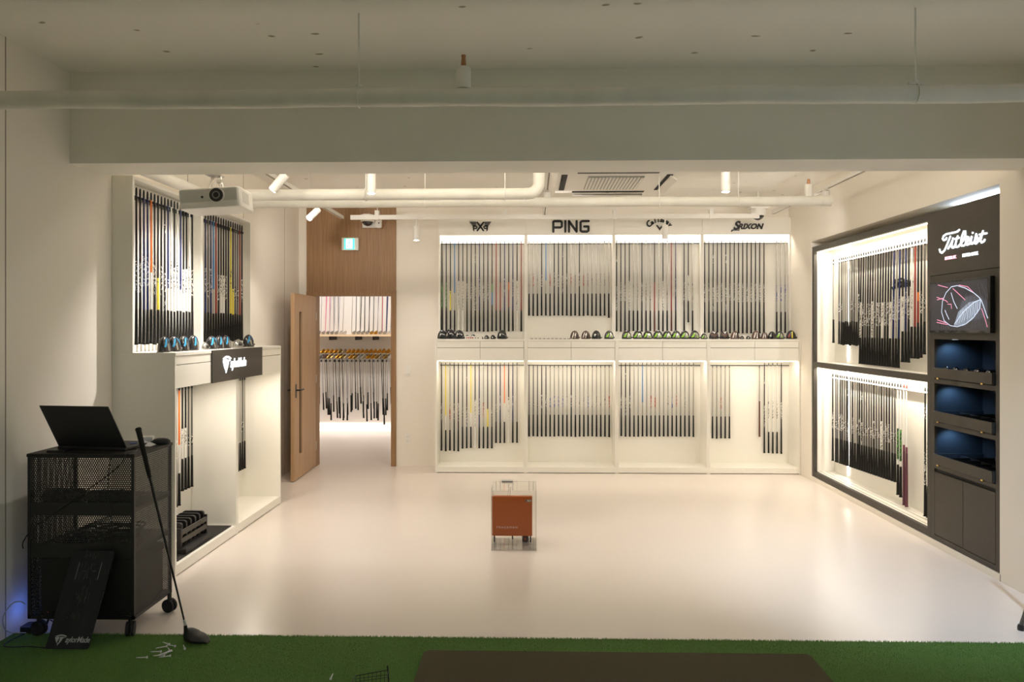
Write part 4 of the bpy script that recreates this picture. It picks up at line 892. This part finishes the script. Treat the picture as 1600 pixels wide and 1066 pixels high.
row = [(691, 'dark', 1), (703, 'dark', 1.12), (717.5, 'dark', 1.02), (729.5, 'small', .9), (739, 'small', 1), (752, 'small', .6), (760, 'small', .85), (770, 'small', .9), (784.5, 'dark', 1),
       (898, 'stripe', .98), (915.5, 'stripe', .98), (932, 'dark', .95), (952, 'green', .98),
       (979.5, 'green', 1), (997, 'green', 1), (1012.5, 'green', .98), (1028.5, 'green', 1), (1043, 'green', .97), (1057, 'green', .97), (1070.5, 'green', .98), (1086, 'green', 1), (1100.5, 'green', .66),
       (1116, 'brown', .98), (1132.5, 'brown', .98), (1149, 'stripe', .95), (1161, 'small', .7), (1170.5, 'small', .75), (1182, 'stripe', .98), (1195.5, 'stripe', .8), (1207, 'dark', .85), (1219, 'green', .9), (1237, 'yellow', 1)]
for n, (p, st, sc) in enumerate(row):
    head(st, bx(p), 8.70 if st != 'small' else 8.72, ZK, random.uniform(-.25, .25), '%s, %s from left along the back wall counter' % (HD[st], ORD[n]), 'club heads along the back wall counter', sc)
lrow = [(257, 'blue', 1), (272, 'blue', 1), (287, 'blue', 1.02), (302.5, 'blue', 1.06), (321, 'silver', .8), (331, 'blue', .98), (342.5, 'blue', 1), (353, 'blue', 1), (372, 'silver', 1.1), (388.5, 'blue', 1.03)]
for n, (p, st, sc) in enumerate(lrow):
    X = -2.47; head(st, X, max(onX(p, X), 4.99), LK, PI/2+random.uniform(-.35, .1), '%s, %s from left along the left wall counter' % (HD[st], ORD[n]), 'club heads along the left wall counter', sc)
# little things on the back counter
t = thing('display_stand', 'small white stand with tiny printed marks among the black heads', 'stand', (bx(740), 8.66, ZK)); xx = bx(740)
part(t, 'stand_body', MB().box(xx-.095, xx+.10, 8.63, 8.66, ZK, ZK+.038, 'headwhite')); b = MB()
for k in range(4): b.box(xx-.08+k*.022, xx-.068+k*.022, 8.629, 8.6305, ZK+.008, ZK+.026, 'shaftred')
for dx in (.02, .05): b.box(xx+dx, xx+dx+.01, 8.629, 8.6305, ZK+.01, ZK+.022, 'black')
part(t, 'printed_marks', b)
names = []
for k in range(11):
    x = bx(830)+k*.0475
    single('tip_adapter', MB().tube([(x-.014, 8.66, ZK+.006), (x+.006, 8.66, ZK+.006)], .006, 'steel', 8).tube([(x+.006, 8.66, ZK+.006), (x+.018, 8.66, ZK+.006)], .0045, 'black', 8), 'tiny silver and black adapter, %s from left on the second bay counter' % ORD[k], 'adapter', (x, 8.66, ZK), 'adapters lying on the second bay counter')
# heads in the first tray
for k, yy in enumerate((.13, .265, .395, .525, .655)):
    head('dark', 3.12, Y0+.062+yy, NZ[0][0]+.022, PI/2, 'glossy black club head, %s from right in the topmost dark tray' % ORD[k], 'club heads in the topmost tray', .72)

# ================================================================== LAUNCH MONITOR IN ITS CLEAR CASE
cx0, cx1, cy0, cy1, ch = -.290, .050, 5.56, 5.90, .445
t = thing('protective_case', 'clear acrylic case standing on the floor around the orange radar box', 'case', ((cx0+cx1)/2, (cy0+cy1)/2, 0))
q = .005
for nm, bb in (('front_wall', (cx0, cx1, cy0, cy0+q, 0, ch)), ('back_wall', (cx0, cx1, cy1-q, cy1, 0, ch)), ('side_wall', (cx0, cx0+q, cy0+q, cy1-q, 0, ch)), ('side_wall', (cx1-q, cx1, cy0+q, cy1-q, 0, ch)), ('lid', (cx0, cx1, cy0, cy1, ch, ch+q)), ('base_plate', (cx0+q, cx1-q, cy0+q, cy1-q, 0, .006))):
    part(t, nm, MB().box(*bb, 'acrylic'))
b = MB()
for x in (cx0+.002, cx1-.002):
    for y in (cy0+.002, cy1-.002): b.box(x-.0009, x+.0009, y-.0009, y+.0009, 0, ch, 'tee')
for y in (cy0+.002, cy1-.002): b.box(cx0, cx1, y-.0009, y+.0009, ch+.001, ch+.003, 'tee')
part(t, 'polished_edges', b)
t = thing('launch_monitor', 'square orange radar launch monitor on short legs inside the clear case', 'launch monitor', (-.14, 5.70, 0))
mx0, mx1, my, mz0, mz1 = -.285, .018, 5.70, .072, .372
part(t, 'body', MB().rbox(mx0, mx1, my, my+.045, mz0, mz1, .006, 'orangebox', 'y'), bevel=.003)
part(t, 'brand_lettering', MB().text('TRACKMAN', .0225, FB(mx0+.028, my, mz0+.058), 'headwhite', .0006, .0, 0, 1.05, 'LEFT', 1.42), 'thin pale lettering')
part(t, 'status_display', MB().rbox(mx1-.052, mx1-.006, my-.001, my+.002, mz1-.038, mz1-.024, .003, 'greyplastic', 'y').box(mx1-.050, mx1-.040, my-.0015, my, mz1-.036, mz1-.026, 'black').box(mx1-.036, mx1-.030, my-.0015, my, mz1-.036, mz1-.026, 'whiteplastic'))
for x in (mx0+.014, mx1-.014): part(t, 'leg', MB().tube([(x, my+.02, mz0), (x, my+.015, .022)], .0055, 'black', 8).lathe([(.009, 0), (.009, .008), (.006, .016)], 'greyplastic', 12, (x, my+.015, .006)))
part(t, 'rear_leg', MB().tube([(-.135, my+.04, mz0+.06), (-.135, my+.14, .012)], .006, 'black', 8))
single('power_adapter', MB().rbox(-.06, -.01, 5.78, 5.83, .007, .07, .01, 'black', 'z').box(-.045, -.03, 5.775, 5.781, .02, .04, 'shaftred'), 'small black adapter inside the clear case behind the orange box', 'adapter', (-.035, 5.8, .006))
single('power_cable', MB().tube([(-.17, 5.74, mz1-.002), (-.165, 5.76, mz1+.03), (-.15, 5.82, mz1+.05), (-.16, 5.88, .30), (-.15, 5.885, .12), (-.06, 5.86, .012), (-.04, 5.83, .03)], .002, 'greyplastic', 6), 'thin grey cable curling behind the orange box', 'cable', (-.15, 5.8, .02))
single('sensor_pad', MB().box(-.22, -.135, 5.84, 5.90, ch+.006, ch+.012, 'shaftgrey').box(-.215, -.14, 5.845, 5.895, ch+.012, ch+.016, 'greyplastic'), 'flat grey pad lying on the rear of the clear case lid', 'pad', (-.18, 5.87, ch+.006))

# ================================================================== FRONT AREA: TURF, CART, CLUB
TYE = 3.965
struct('artificial_turf', MB().box(XL, XR, -3, TYE, 0, .010, 'turf'), label='green artificial turf in front of the pale floor')
random.seed(3); b = MB(); vs = []; fs = []
def blade(x, y, h, b_=b):
    a = random.uniform(0, PI); dx, dy = .0016*math.cos(a), .0016*math.sin(a); lx, ly = random.uniform(-.006, .006), random.uniform(-.006, .006); k = len(vs)
    vs.extend([(x-dx, y-dy, .009), (x+dx, y+dy, .009), (x+lx, y+ly, .010+h)]); fs.append((k, k+1, k+2))
for _ in range(52000):
    x = random.uniform(XL+.01, XR-.01); y = random.uniform(3.32, TYE-.003)
    if -.535 < x < 1.40 and y < 3.785: continue
    blade(x, y, random.uniform(.004, .011))
for _ in range(5000): blade(random.uniform(XL+.01, XR-.01), TYE-random.uniform(0, .006), random.uniform(.006, .013))
b.add(vs, fs, 'blade'); single('turf_blades', b, 'short green synthetic grass blades covering the hitting area', 'grass', kind='stuff')
single('hitting_mat', MB().rbox(-.535, 1.40, 1.9, 3.785, .0105, .021, .03, 'hitmat', 'z'), 'dark olive hitting mat lying on the green turf', 'mat', (.4, 3, .0105))
# cart
t = thing('utility_cart', 'black perforated steel cart on castors at the left wall', 'cart', (-2.38, 4.14, 0))
X0, X1, YF, YR, ZB, ZTp = -2.675, -2.10, 3.925, 4.345, .105, .985
def uvsheet(name, p0, du, dv, lab=None):   # one perforated sheet with UVs in metres
    me = bpy.data.meshes.new(name); o0 = Vector(p0)-Vector(t['_b']); du = Vector(du); dv = Vector(dv)
    nrm = du.cross(dv).normalized()*.0012
    me.from_pydata([o0, o0+du, o0+du+dv, o0+dv, o0+nrm, o0+du+nrm, o0+du+dv+nrm, o0+dv+nrm], [], [(0, 3, 2, 1), (4, 5, 6, 7)])
    uvl = me.uv_layers.new(); uvm = {0: (0, 0), 1: (du.length, 0), 2: (du.length, dv.length), 3: (0, dv.length)}
    for l in me.loops: uvl.data[l.index].uv = uvm[l.vertex_index % 4]
    me.materials.append(M['perforated']); o = link(name, me, t); return o
for x in (X0, X1):
    for y in (YF, YR): part(t, 'corner_post', MB().box(x-.016 if x > -2.3 else x, x if x > -2.3 else x+.016, y if y < 4 else y-.016, y+.016 if y < 4 else y, ZB-.0, ZTp-.012, 'black'))
part(t, 'top_panel', MB().box(X0-.004, X1+.004, YF-.004, YR+.004, ZTp-.018, ZTp, 'bronzedark'), bevel=.003)
part(t, 'bottom_panel', MB().box(X0, X1, YF, YR, ZB, ZB+.018, 'black'))
for z in (.675, .455): part(t, 'shelf', MB().box(X0+.004, X1-.004, YF+.004, YR-.004, z, z+.022, 'black').box(X0+.016, X1-.016, YF+.002, YF+.006, z-.02, z+.05, 'black'))
uvsheet('front_mesh', (X0+.016, YF+.003, ZB+.018), (X1-X0-.032, 0, 0), (0, 0, ZTp-ZB-.036))
uvsheet('side_mesh', (X1-.004, YF+.016, ZB+.018), (0, YR-YF-.032, 0), (0, 0, ZTp-ZB-.036))
uvsheet('side_mesh', (X0+.003, YF+.016, ZB+.018), (0, YR-YF-.032, 0), (0, 0, ZTp-ZB-.036))
for (x, y) in ((X0+.05, YF+.02), (X1-.03, YF+.02), (X0+.04, YR-.03), (X1-.00, YR-.03)):
    zf = .012 if y < TYE else 0; r = .038; rot = random.uniform(-.6, .6) if x > -2.3 and y < 4 else 1.3
    u = Vector((math.cos(rot), math.sin(rot), 0))
    c = part(t, 'castor', MB().tube([(x, y, ZB+.005), (x, y, zf+.07)], .012, 'black', 10).obox((x, y, zf+.062), (.04, .04, .018), Matrix.Rotation(rot, 3, 'Z'), 'black'))
    part(t, 'wheel', MB().tube([Vector((x, y, zf+r+.001))-u*.02, Vector((x, y, zf+r+.001))-u*.006], r, 'blackmatte', 20).tube([Vector((x, y, zf+r+.001))+u*.006, Vector((x, y, zf+r+.001))+u*.02], r, 'blackmatte', 20), sub=c)
# contents of the cart
for k, (xa, xb, r, lb) in enumerate(((-2.64, -2.42, .042, 'left'), (-2.40, -2.14, .038, 'right'))):
    z = .698+r; y = 4.02
    tt = thing('rolled_bag', 'dark rolled bag on the upper cart shelf, %s of the two' % lb, 'bag', (xa, y, .698), 'rolled bags on the cart shelf')
    part(tt, 'roll', MB().tube([(xa, y, z), (xa+.02, y, z), (xb-.02, y, z), (xb, y, z)], [r*.8, r, r, r*.8], 'shaftgrey', 16)); part(tt, 'strap', MB().torus((xa+.08, y, z), r, .004, 'black', Matrix.Rotation(PI/2, 3, 'Y')).torus((xb-.08, y, z), r, .004, 'black', Matrix.Rotation(PI/2, 3, 'Y')))
b = MB()
for k in range(7): b.torus((-2.28+.02*math.sin(k*2), 4.10+.02*math.cos(k*3), .485+k*.011), .12-.01*(k % 3), .006, 'bronze', Matrix.Rotation(.15*math.sin(k*5), 3, 'X')@Matrix.Rotation(.2*math.cos(k*4), 3, 'Y'), 30, 6)
single('cable_coil', b, 'loosely coiled dark cable on the lower cart shelf', 'cable', (-2.36, 4.1, .478))
tt = thing('card_folder', 'flat dark folder leaning on the lower cart shelf', 'folder', (-2.5, 4.1, .478))
part(tt, 'folder_cover', MB().obox((-2.52, 4.22, .530), (.22, .20, .010), Matrix.Rotation(math.radians(-22), 3, 'Y'), 'shaftgrey')); part(tt, 'folder_pages', MB().obox((-2.515, 4.22, .518), (.20, .18, .008), Matrix.Rotation(math.radians(-20), 3, 'Y'), 'greyplastic'))
tt = thing('storage_case', 'black storage case filling the bottom compartment of the cart', 'case', (-2.40, 4.15, ZB+.018))
part(tt, 'case_body', MB().rbox(-2.645, -2.13, 3.975, 4.31, ZB+.019, .375, .02, 'black', 'z'), bevel=.006); part(tt, 'case_lid', MB().rbox(-2.65, -2.125, 3.97, 4.315, .376, .41, .02, 'blackmatte', 'z')); part(tt, 'latch', MB().box(-2.42, -2.36, 3.963, 3.971, .35, .385, 'shaftgrey'))
# laptop
t = thing('laptop', 'open black laptop seen from behind on top of the cart', 'laptop', (-2.42, 4.12, ZTp))
rz = math.radians(-7); Rz = Matrix.Rotation(rz, 3, 'Z'); o0 = Vector((-2.398, 4.05, ZTp))
L3 = lambda v: o0+Rz@Vector(v)
b = MB(); bs = MB().obox(L3((0, .115, .010)), (.41, .25, .016), Rz, 'black'); part(t, 'keyboard_base', bs, bevel=.003)
part(t, 'rubber_foot', MB().obox(L3((-.14, .02, .001)), (.04, .012, .002), Rz, 'blackmatte').obox(L3((.14, .02, .001)), (.04, .012, .002), Rz, 'blackmatte').obox(L3((-.14, .21, .001)), (.04, .012, .002), Rz, 'blackmatte').obox(L3((.14, .21, .001)), (.04, .012, .002), Rz, 'blackmatte'))
tb = .0; H = .235
lid = [(-.183, -.0, .012), (.183, .0, .012), (.183-.069, -.045, H), (-.183-.069, -.045, H)]
lid = [(-.205, 0, .014), (.205, 0, .014), (.205, -.075, .012+H), (-.205, -.075, .012+H)]
# lid turned a little on its hinge line so that it leans toward the wall
sh = Matrix.Rotation(math.radians(0), 3, 'Y')
lv = [L3((x-.058*(z > .1), y, z)) for x, y, z in lid]; n_ = (lv[1]-lv[0]).cross(lv[3]-lv[0]).normalized()*.007
b = MB().add(lv+[v-n_ for v in lv], [(0, 1, 2, 3), (7, 6, 5, 4), (0, 4, 5, 1), (1, 5, 6, 2), (2, 6, 7, 3), (3, 7, 4, 0)], 'black'); part(t, 'screen_lid', b, bevel=.002)
part(t, 'hinge', MB().tube([L3((-.16, .0, .014)), L3((-.10, .0, .014))], .007, 'black')); part(t, 'hinge', MB().tube([L3((.10, .0, .014)), L3((.16, .0, .014))], .007, 'black'))
# things beside the laptop
tt = thing('computer_mouse', 'black computer mouse near the cart\'s rear right corner', 'mouse', (-2.10, 4.27, ZTp))
part(tt, 'mouse_shell', MB().rings([[(-2.125+.055*math.cos(2*PI*j/16)*s_, 4.27+.030*math.sin(2*PI*j/16)*s_, ZTp+z) for j in range(16)] for s_, z in ((.9, 0), (1, .008), (.95, .02), (.75, .03), (.4, .035))], 'black')); part(tt, 'scroll_wheel', MB().torus((-2.09, 4.27, ZTp+.029), .006, .003, 'greyplastic', Matrix.Rotation(PI/2, 3, 'X'), 12, 6))
single('card_reader', MB().rbox(-2.60, -2.50, 3.96, 4.03, ZTp, ZTp+.012, .01, 'black', 'z'), 'small flat black box on the cart\'s front left corner', 'device', (-2.55, 4.0, ZTp))
random.seed(12); b = MB(); n_ = 9; pk = []
for i in range(n_+1):
    for j in range(n_+1): pk.append((-2.26+.12*i/n_, 4.17+.10*j/n_, ZTp+.002+.028*math.sin(PI*i/n_)*math.sin(PI*j/n_)*random.uniform(.5, 1.2)))
b.add(pk, [(i*(n_+1)+j, i*(n_+1)+j+1, (i+1)*(n_+1)+j+1, (i+1)*(n_+1)+j) for i in range(n_) for j in range(n_)], 'paper')
t = thing('plastic_pouch', 'crumpled clear and blue pouch between the laptop and the mouse', 'pouch', (-2.2, 4.22, ZTp)); part(t, 'pouch_body', b); part(t, 'blue_corner', MB().obox((-2.235, 4.17, ZTp+.012), (.035, .03, .02), Matrix.Rotation(.4, 3, 'Z'), 'bluebag'))
single('paper_packet', MB().obox((-2.21, 4.28, ZTp+.022), (.06, .05, .042), Matrix.Rotation(.3, 3, 'Z'), 'paper'), 'small white packet standing behind the crumpled pouch', 'packet', (-2.2, 4.28, ZTp))
cb = [(-2.18, 4.10, ZTp+.004), (-2.13, 4.0, ZTp+.004), (-2.14, 3.93, ZTp+.003), (-2.16, 3.90, ZTp-.05), (-2.25, 3.90, .86), (-2.45, 3.90, .72), (-2.62, 3.90, .60), (-2.69, 3.915, .52), (-2.695, 3.92, .48)]
def smooth(p, k=6):
    out = []
    for i in range(len(p)-1):
        a = p[max(i-1, 0)]; b_ = p[i]; c = p[i+1]; d = p[min(i+2, len(p)-1)]
        for j in range(k):
            t_ = j/k; out.append(tuple(.5*((2*b_[m])+(-a[m]+c[m])*t_+(2*a[m]-5*b_[m]+4*c[m]-d[m])*t_**2+(-a[m]+3*b_[m]-3*c[m]+d[m])*t_**3) for m in range(3)))
    return out+[p[-1]]
single('power_cable', MB().tube(smooth(cb), .0032, 'black', 6), 'black cable slanting across the front of the cart', 'cable', (-2.4, 3.9, ZTp-.5))
single('power_cable', MB().tube(smooth([(-2.22, 3.93, ZTp+.004), (-2.225, 3.912, ZTp-.06), (-2.235, 3.913, .75), (-2.21, 3.913, .60), (-2.225, 3.914, .48), (-2.215, 3.915, .36)]), .0026, 'black', 6), 'black cable hanging straight down the cart front', 'cable', (-2.22, 3.91, .6))
# driver leaning on the cart
t = thing('golf_club', 'black driver leaning against the cart with its head on the turf', 'golf club', (-1.78, 3.87, .012))
gt = Vector((-2.058, 3.885, 1.130)); hb = Vector((-1.795, 3.86, .105)); d = (gt-hb).normalized()
part(t, 'shaft', MB().tube([hb, gt-d*.26], [.0045, .0075], 'shaftblack', 10)); part(t, 'grip', MB().tube([gt-d*.27, gt-d*.25, gt-d*.02, gt-d*.006, gt], [.009, .0105, .0145, .0165, .012], 'grip', 12)); part(t, 'grip_cap', MB().tube([gt, gt+d*.002], .010, 'shaftgrey', 12))
part(t, 'shaft_lettering', MB().tube([hb+d*.56, hb+d*.66], .0066, 'deckw', 10)); part(t, 'ferrule', MB().tube([hb+d*.0, hb+d*.03], [.0075, .006], 'greyplastic', 10))
b = MB(); R = []; hc = Vector((-1.745, 3.875, .0125)); Rr = Matrix.Rotation(math.radians(-8), 3, 'Z')
for i in range(11):   # profile heel to toe, sitting on its sole
    u = i/10; xx = -.064+.135*u; dpth = .052*(1-(2*u-1)**2*.85)**.5*(.72+.28*math.sin(PI*u)); hh = .066*(1-u**2.4)**.5*(.72+.28*math.sin(PI*min(u*1.6+.2, 1)))+.006
    R.append([hc+Rr@Vector((xx, dpth*math.cos(2*PI*j/18), hh*.5+.5*hh*math.sin(2*PI*j/18)*(1 if math.sin(2*PI*j/18) > 0 else 1))) for j in range(18)])
b.rings(R, 'black', True, True); part(t, 'driver_head', b)
part(t, 'hosel', MB().tube([hc+Vector((-.052, 0, .035)), hb], [.013, .0085], 'black', 12))
# putting board leaning on the cart
t = thing('putting_mat', 'black alignment mat with white guide lines leaning against the cart front', 'putting mat', (-2.42, 3.78, .012))
A, B_, Cc, D_ = Vector((-2.475, 3.775, .0125)), Vector((-2.255, 3.775, .0125)), Vector((-2.195, 3.905, .475)), Vector((-2.410, 3.905, .475))
U = (B_-A); V = (D_-A); Nn = U.cross(V).normalized()
fr = (A, U, V, Nn); n_ = Nn*-.012
rc = [(.03, 0), (.97, 0), (1, .015), (1, .985), (.97, 1), (.03, 1), (0, .985), (0, .015)]
b = MB(); k = len(rc); P = [A+U*u+V*v for u, v in rc]
b.add([p for p in P]+[p+Nn*.010 for p in P], [list(range(k))[::-1], list(range(k, 2*k))]+[(i, (i+1) % k, k+(i+1) % k, k+i) for i in range(k)], 'puttingmat'); part(t, 'board', b)
def onm(u, v): return (A+U*u+V*v+Nn*.0102)
b = MB()
for u, v0, v1 in ((.24, .70, .88), (.78, .70, .88)):
    b.tube([onm(u, v0), onm(u, v1)], .0009, 'matprint', 4)
b.tube([onm(.36, .79), onm(.44, .79)], .0008, 'chalk', 4).tube([onm(.60, .79), onm(.69, .79)], .0008, 'chalk', 4); part(t, 'guide_lines', b)
random.seed(5); b = MB()
for _ in range(60):
    u = .5+random.gauss(0, .09); v = random.uniform(.30, .95); l_ = random.uniform(.01, .08); b.tube([onm(u, v), onm(u+random.uniform(-.03, .03), v+l_)], random.uniform(.0002, .0006), 'chalk', 3)
part(t, 'chalk_marks', b, 'grey scuff marks')
Uh, Vh = U.normalized(), V.normalized(); b = MB(); tm_logo(b, (onm(.60, .09), Uh, Vh, Nn), .40, 'matprint', .0006); part(t, 'printed_wordmark', b, 'grey printed wordmark')
# tees
def tee(x, y, rz, label, up=False, group='white tees scattered on the turf', z=.021):
    b = MB(); prof = [(.0008, 0), (.0021, .012), (.0023, .042), (.0034, .049), (.0062, .0535), (.0062, .0555), (.0045, .0545)]
    if up: b.lathe(prof, 'tee', 10)
    else: b.rings([[(zz-.027, r*math.cos(2*PI*j/10), r*math.sin(2*PI*j/10)) for j in range(10)] for r, zz in prof], 'tee')
    o = link('golf_tee', b.mesh('golf_tee'), None, (x, y, z)); o.rotation_euler = (0, 0, rz); o['label'] = label; o['category'] = 'tee'; o['group'] = group
def fl(px_, py_, z=.012):
    a = (px_-800)/F; c = (514-py_)/F; k = (z-CZ)/c; return ((a*math.cos(TH)-math.sin(TH))*k, (a*math.sin(TH)+math.cos(TH))*k)
for n, (a, b_, r) in enumerate(((221, 1028, .1), (243, 1020, .05), (259, 1008, -.5), (252, 1012, .5), (248, 1026, .15), (257, 1029, .35), (264, 1015, -.9), (261, 1022, 1.2), (255, 1024, .9), (267, 1009, -.3))):
    x, y = fl(a, b_, .02); tee(x, y, r, ('white tee lying alone left of the small tee heap' if n == 0 else 'white tee, %s from left in the small heap by the driver head' % ORD[n-1]), z=.021+.004*(n % 3))
x, y = fl(287.5, 1011, .02); tee(x, y, -1.0, 'white tee lying alone just left of the driver head')
x, y = fl(518.5, 1057, .02); tee(x, y, -PI/2+.05, 'white tee lying alone on the turf near the bottom edge')
# wire rack at the bottom edge
t = thing('wire_tray', 'small black wire mesh basket on the turf at the bottom edge', 'wire basket', (-.72, 3.45, .012))
b = MB(); wx0, wx1, wy0, wy1 = -.80, -.655, 3.28, 3.46; wz = .012
part(t, 'rim', MB().tube([(wx0, wy1-.03, wz+.04), (wx1, wy1, wz+.055), (wx1+.01, wy0, wz+.05), (wx0-.01, wy0, wz+.04), (wx0, wy1-.03, wz+.04)], .002, 'black', 6))
b = MB()
for k in range(9):
    u = k/8; xa = wx0+(wx1-wx0)*u; b.tube([(xa, wy1-.03+.03*u, wz+.04+.015*u), (xa, wy1-.04+.03*u, wz+.002), (xa, wy0, wz+.002)], .0012, 'black', 4)
for k in range(6): yy = wy0+(wy1-.04-wy0)*k/5; b.tube([(wx0, yy, wz+.003), (wx1, yy, wz+.003)], .0012, 'black', 4)
for z in (.015, .028): b.tube([(wx0, wy1-.035, wz+z), (wx1, wy1-.005, wz+z+.008)], .0012, 'black', 4)
part(t, 'wire_grid', b); part(t, 'corner_peg', MB().tube([(wx1, wy1, wz), (wx1-.006, wy1, wz+.075)], .0035, 'black', 8))
# charger and cables by the left wall
t = thing('power_strip', 'black power adapter with glowing blue light behind the cart\'s left wheel', 'power adapter', (-2.72, 3.93, .012))
part(t, 'adapter_body', MB().rbox(-2.745, -2.655, 3.96, 4.04, .001, .045, .01, 'black', 'z')); part(t, 'indicator_light', MB().tube([(-2.60, 4.0, .105), (-2.57, 4.0, .112)], .009, 'ledblue', 8), 'glowing blue light'); part(t, 'red_light', MB().tube([(-2.615, 3.99, .120), (-2.60, 3.99, .120)], .006, 'ledred', 8))
part(t, 'plug', MB().tube([(-2.655, 4.0, .03), (-2.62, 4.0, .05), (-2.60, 4.0, .10)], .006, 'black', 8))
l = point('indicator_glow', (-2.70, 4.00, .13), .14, (.08, .2, 1), .02); light_into(t, l)
single('power_cable', MB().tube(smooth([(-2.70, 3.95, .02), (-2.78+.01, 3.90, .05), (-2.76, 3.86, .14), (-2.72, 3.87, .205), (-2.69, 3.89, .21), (-2.68, 3.91, .19)]), .003, 'greyplastic', 6), 'grey cable looping up beside the cart\'s left wheel', 'cable', (-2.72, 3.9, .02))
single('power_cable', MB().tube(smooth([(-2.70, 3.94, .02), (-2.72, 3.87, .016), (-2.715, 3.80, .016), (-2.66, 3.78, .016), (-2.58, 3.79, .016), (-2.47, 3.775, .016)]), .0028, 'black', 6), 'black cable lying on the turf left of the leaning mat', 'cable', (-2.6, 3.8, .016))
single('power_cable', MB().tube(smooth([(-2.60, 4.0, .07), (-2.55, 3.99, .06), (-2.50, 3.98, .085), (-2.45, 3.97, .10)]), .004, 'black', 6), 'short black cable under the cart right of the blue light', 'cable', (-2.55, 3.99, .06))
# tripod foot at the right edge
t = thing('tripod', 'dark tripod leg standing at the right edge beside the wall', 'tripod', (2.66, 4.0, 0))
fx, fy = fl(1595, 985, 0)
part(t, 'leg', MB().tube([(fx, fy, .02), (fx+.085, fy+.0, .26), (fx+.17, fy+.02, .55)], [.012, .014, .014], 'shaftgrey', 12)); part(t, 'rubber_foot', MB().lathe([(.016, 0), (.017, .02), (.013, .032)], 'black', 12, (fx, fy, 0)))
part(t, 'leg', MB().tube([(fx+.36, fy+.05, .01), (fx+.17, fy+.02, .55)], .013, 'shaftgrey', 12)); part(t, 'centre_post', MB().tube([(fx+.17, fy+.02, .5), (fx+.17, fy+.02, 1.1)], .012, 'shaftgrey', 12))
part(t, 'leg', MB().tube([(fx+.17, fy-.28, .01), (fx+.17, fy+.02, .55)], .013, 'shaftgrey', 12))

# ================================================================== STOREROOM CONTENTS
t = thing('wall_shelf', 'long wooden shelf holding wrapped clubs in the storeroom', 'shelf', (-2.8, 12.1, 1.53))
part(t, 'shelf_board', MB().box(-4.4, -.7, 11.80, 12.299, 1.53, 1.56, 'shelfwood'))
for x in (-2.78, -2.5, -3.2): part(t, 'bracket', MB().box(x-.012, x+.012, 11.9, 12.299, 1.47, 1.53, 'black'))
t = thing('hanging_rail', 'dark rail with gold-headed clubs below the storeroom shelf', 'rail', (-2.8, 12.0, 1.22))
part(t, 'rail_bar', MB().box(-4.2, -.9, 12.035, 12.055, 1.215, 1.225, 'steel')); part(t, 'rail_bar', MB().box(-4.2, -.9, 11.845, 11.865, 1.135, 1.145, 'steel'))
for x in (-4.1, -3.0, -1.0): part(t, 'rail_arm', MB().box(x-.01, x+.01, 11.865, 12.299, 1.135, 1.145, 'steel'))
IH = {}
def iron(name, label, x, y, z, kind, mat, down, L, group, lean):
    k = (kind, mat, down, L)
    if k not in IH:
        b = MB(); s_ = -1 if down else 1
        sh = MB().tube([(0, 0, 0), (0, 0, s_*(L-.26))], [.0048, .0072], kind, 7); gp = MB().tube([(0, 0, s_*(L-.27)), (0, 0, s_*L)], [.0095, .0135], 'grip' if down else kind, 8)
        z0 = .0
        pts = [(0, .012), (.028, .036), (.078, .068), (.100, .052), (.095, .0), (.025, -.008)] if down else [(0, .02), (.025, .035), (.07, .055), (.082, .035), (.074, -.005), (.012, -.01)]
        hd = MB().poly(pts, .016, ((-.005, .008, z0+(0 if down else -.02)), (1, 0, 0), (0, 0, 1), (0, -1, 0)), mat)
        IH[k] = (sh.mesh('club_shaft'), gp.mesh('club_grip'), hd.mesh('iron_head'), MB().box(-.016, .016, .008, .02, -.055, -.02, 'black').mesh('rail_clip'))
    t = thing(name, label, 'golf club', (x, y, z), group); t.rotation_euler = (0, lean, .9)
    a, g, h, cl = IH[k]
    if down: link('rail_clip', cl, t)
    link('club_shaft', a, t); link('club_grip', g, t); link('iron_head', h, t)
random.seed(21)
def x2(px_, Y): return bx(px_, Y)
n = 0
for k in range(34):
    p = 497+k*3.4
    Y = (11.83, 12.02)[k % 2]; z = (1.19, 1.27)[k % 2]
    L = random.choice((.95, 1.0, 1.05, .82, .90, .98)); kd = random.choice(('steel', 'steel', 'shaftgrey', 'shaftblack', 'steel', 'shaftblack', 'plasticwrap')); mt = random.choice(('gold', 'gold', 'gold', 'headsilver', 'headbrown' if p < 515 else 'gold'))
    iron('golf_club', 'club hanging below the storeroom shelf, %s from left in the doorway' % ORD[k], x2(p, Y), Y-.02, z-.01, kd, mt, True, L, 'clubs hanging below the storeroom shelf', random.uniform(-.05, .02))
n = 0
for k in range(34):
    p = 497+k*3.4
    if 536 < p < 549: continue
    kd = 'pinkwrap' if 507 < p < 517 else ('shaftblack' if 563 < p < 580 else ('shaftred' if 596 < p < 600 else ('shaftnavy' if 602 < p < 606 else random.choice(('plasticwrap', 'plasticwrap', 'steel', 'shaftgrey')))))
    mt = 'chrome' if not 585 < p < 592 else 'gold'
    iron('golf_club', 'wrapped club standing on the storeroom shelf, %s from left in the doorway' % ORD[n], x2(p, 12.0), 11.91+.13*(k % 2), 1.59, kd, mt, False, .9, 'clubs standing on the storeroom shelf', random.uniform(.0, .06)); n += 1
for o in bpy.data.objects:
    if '_b' in o: del o['_b']
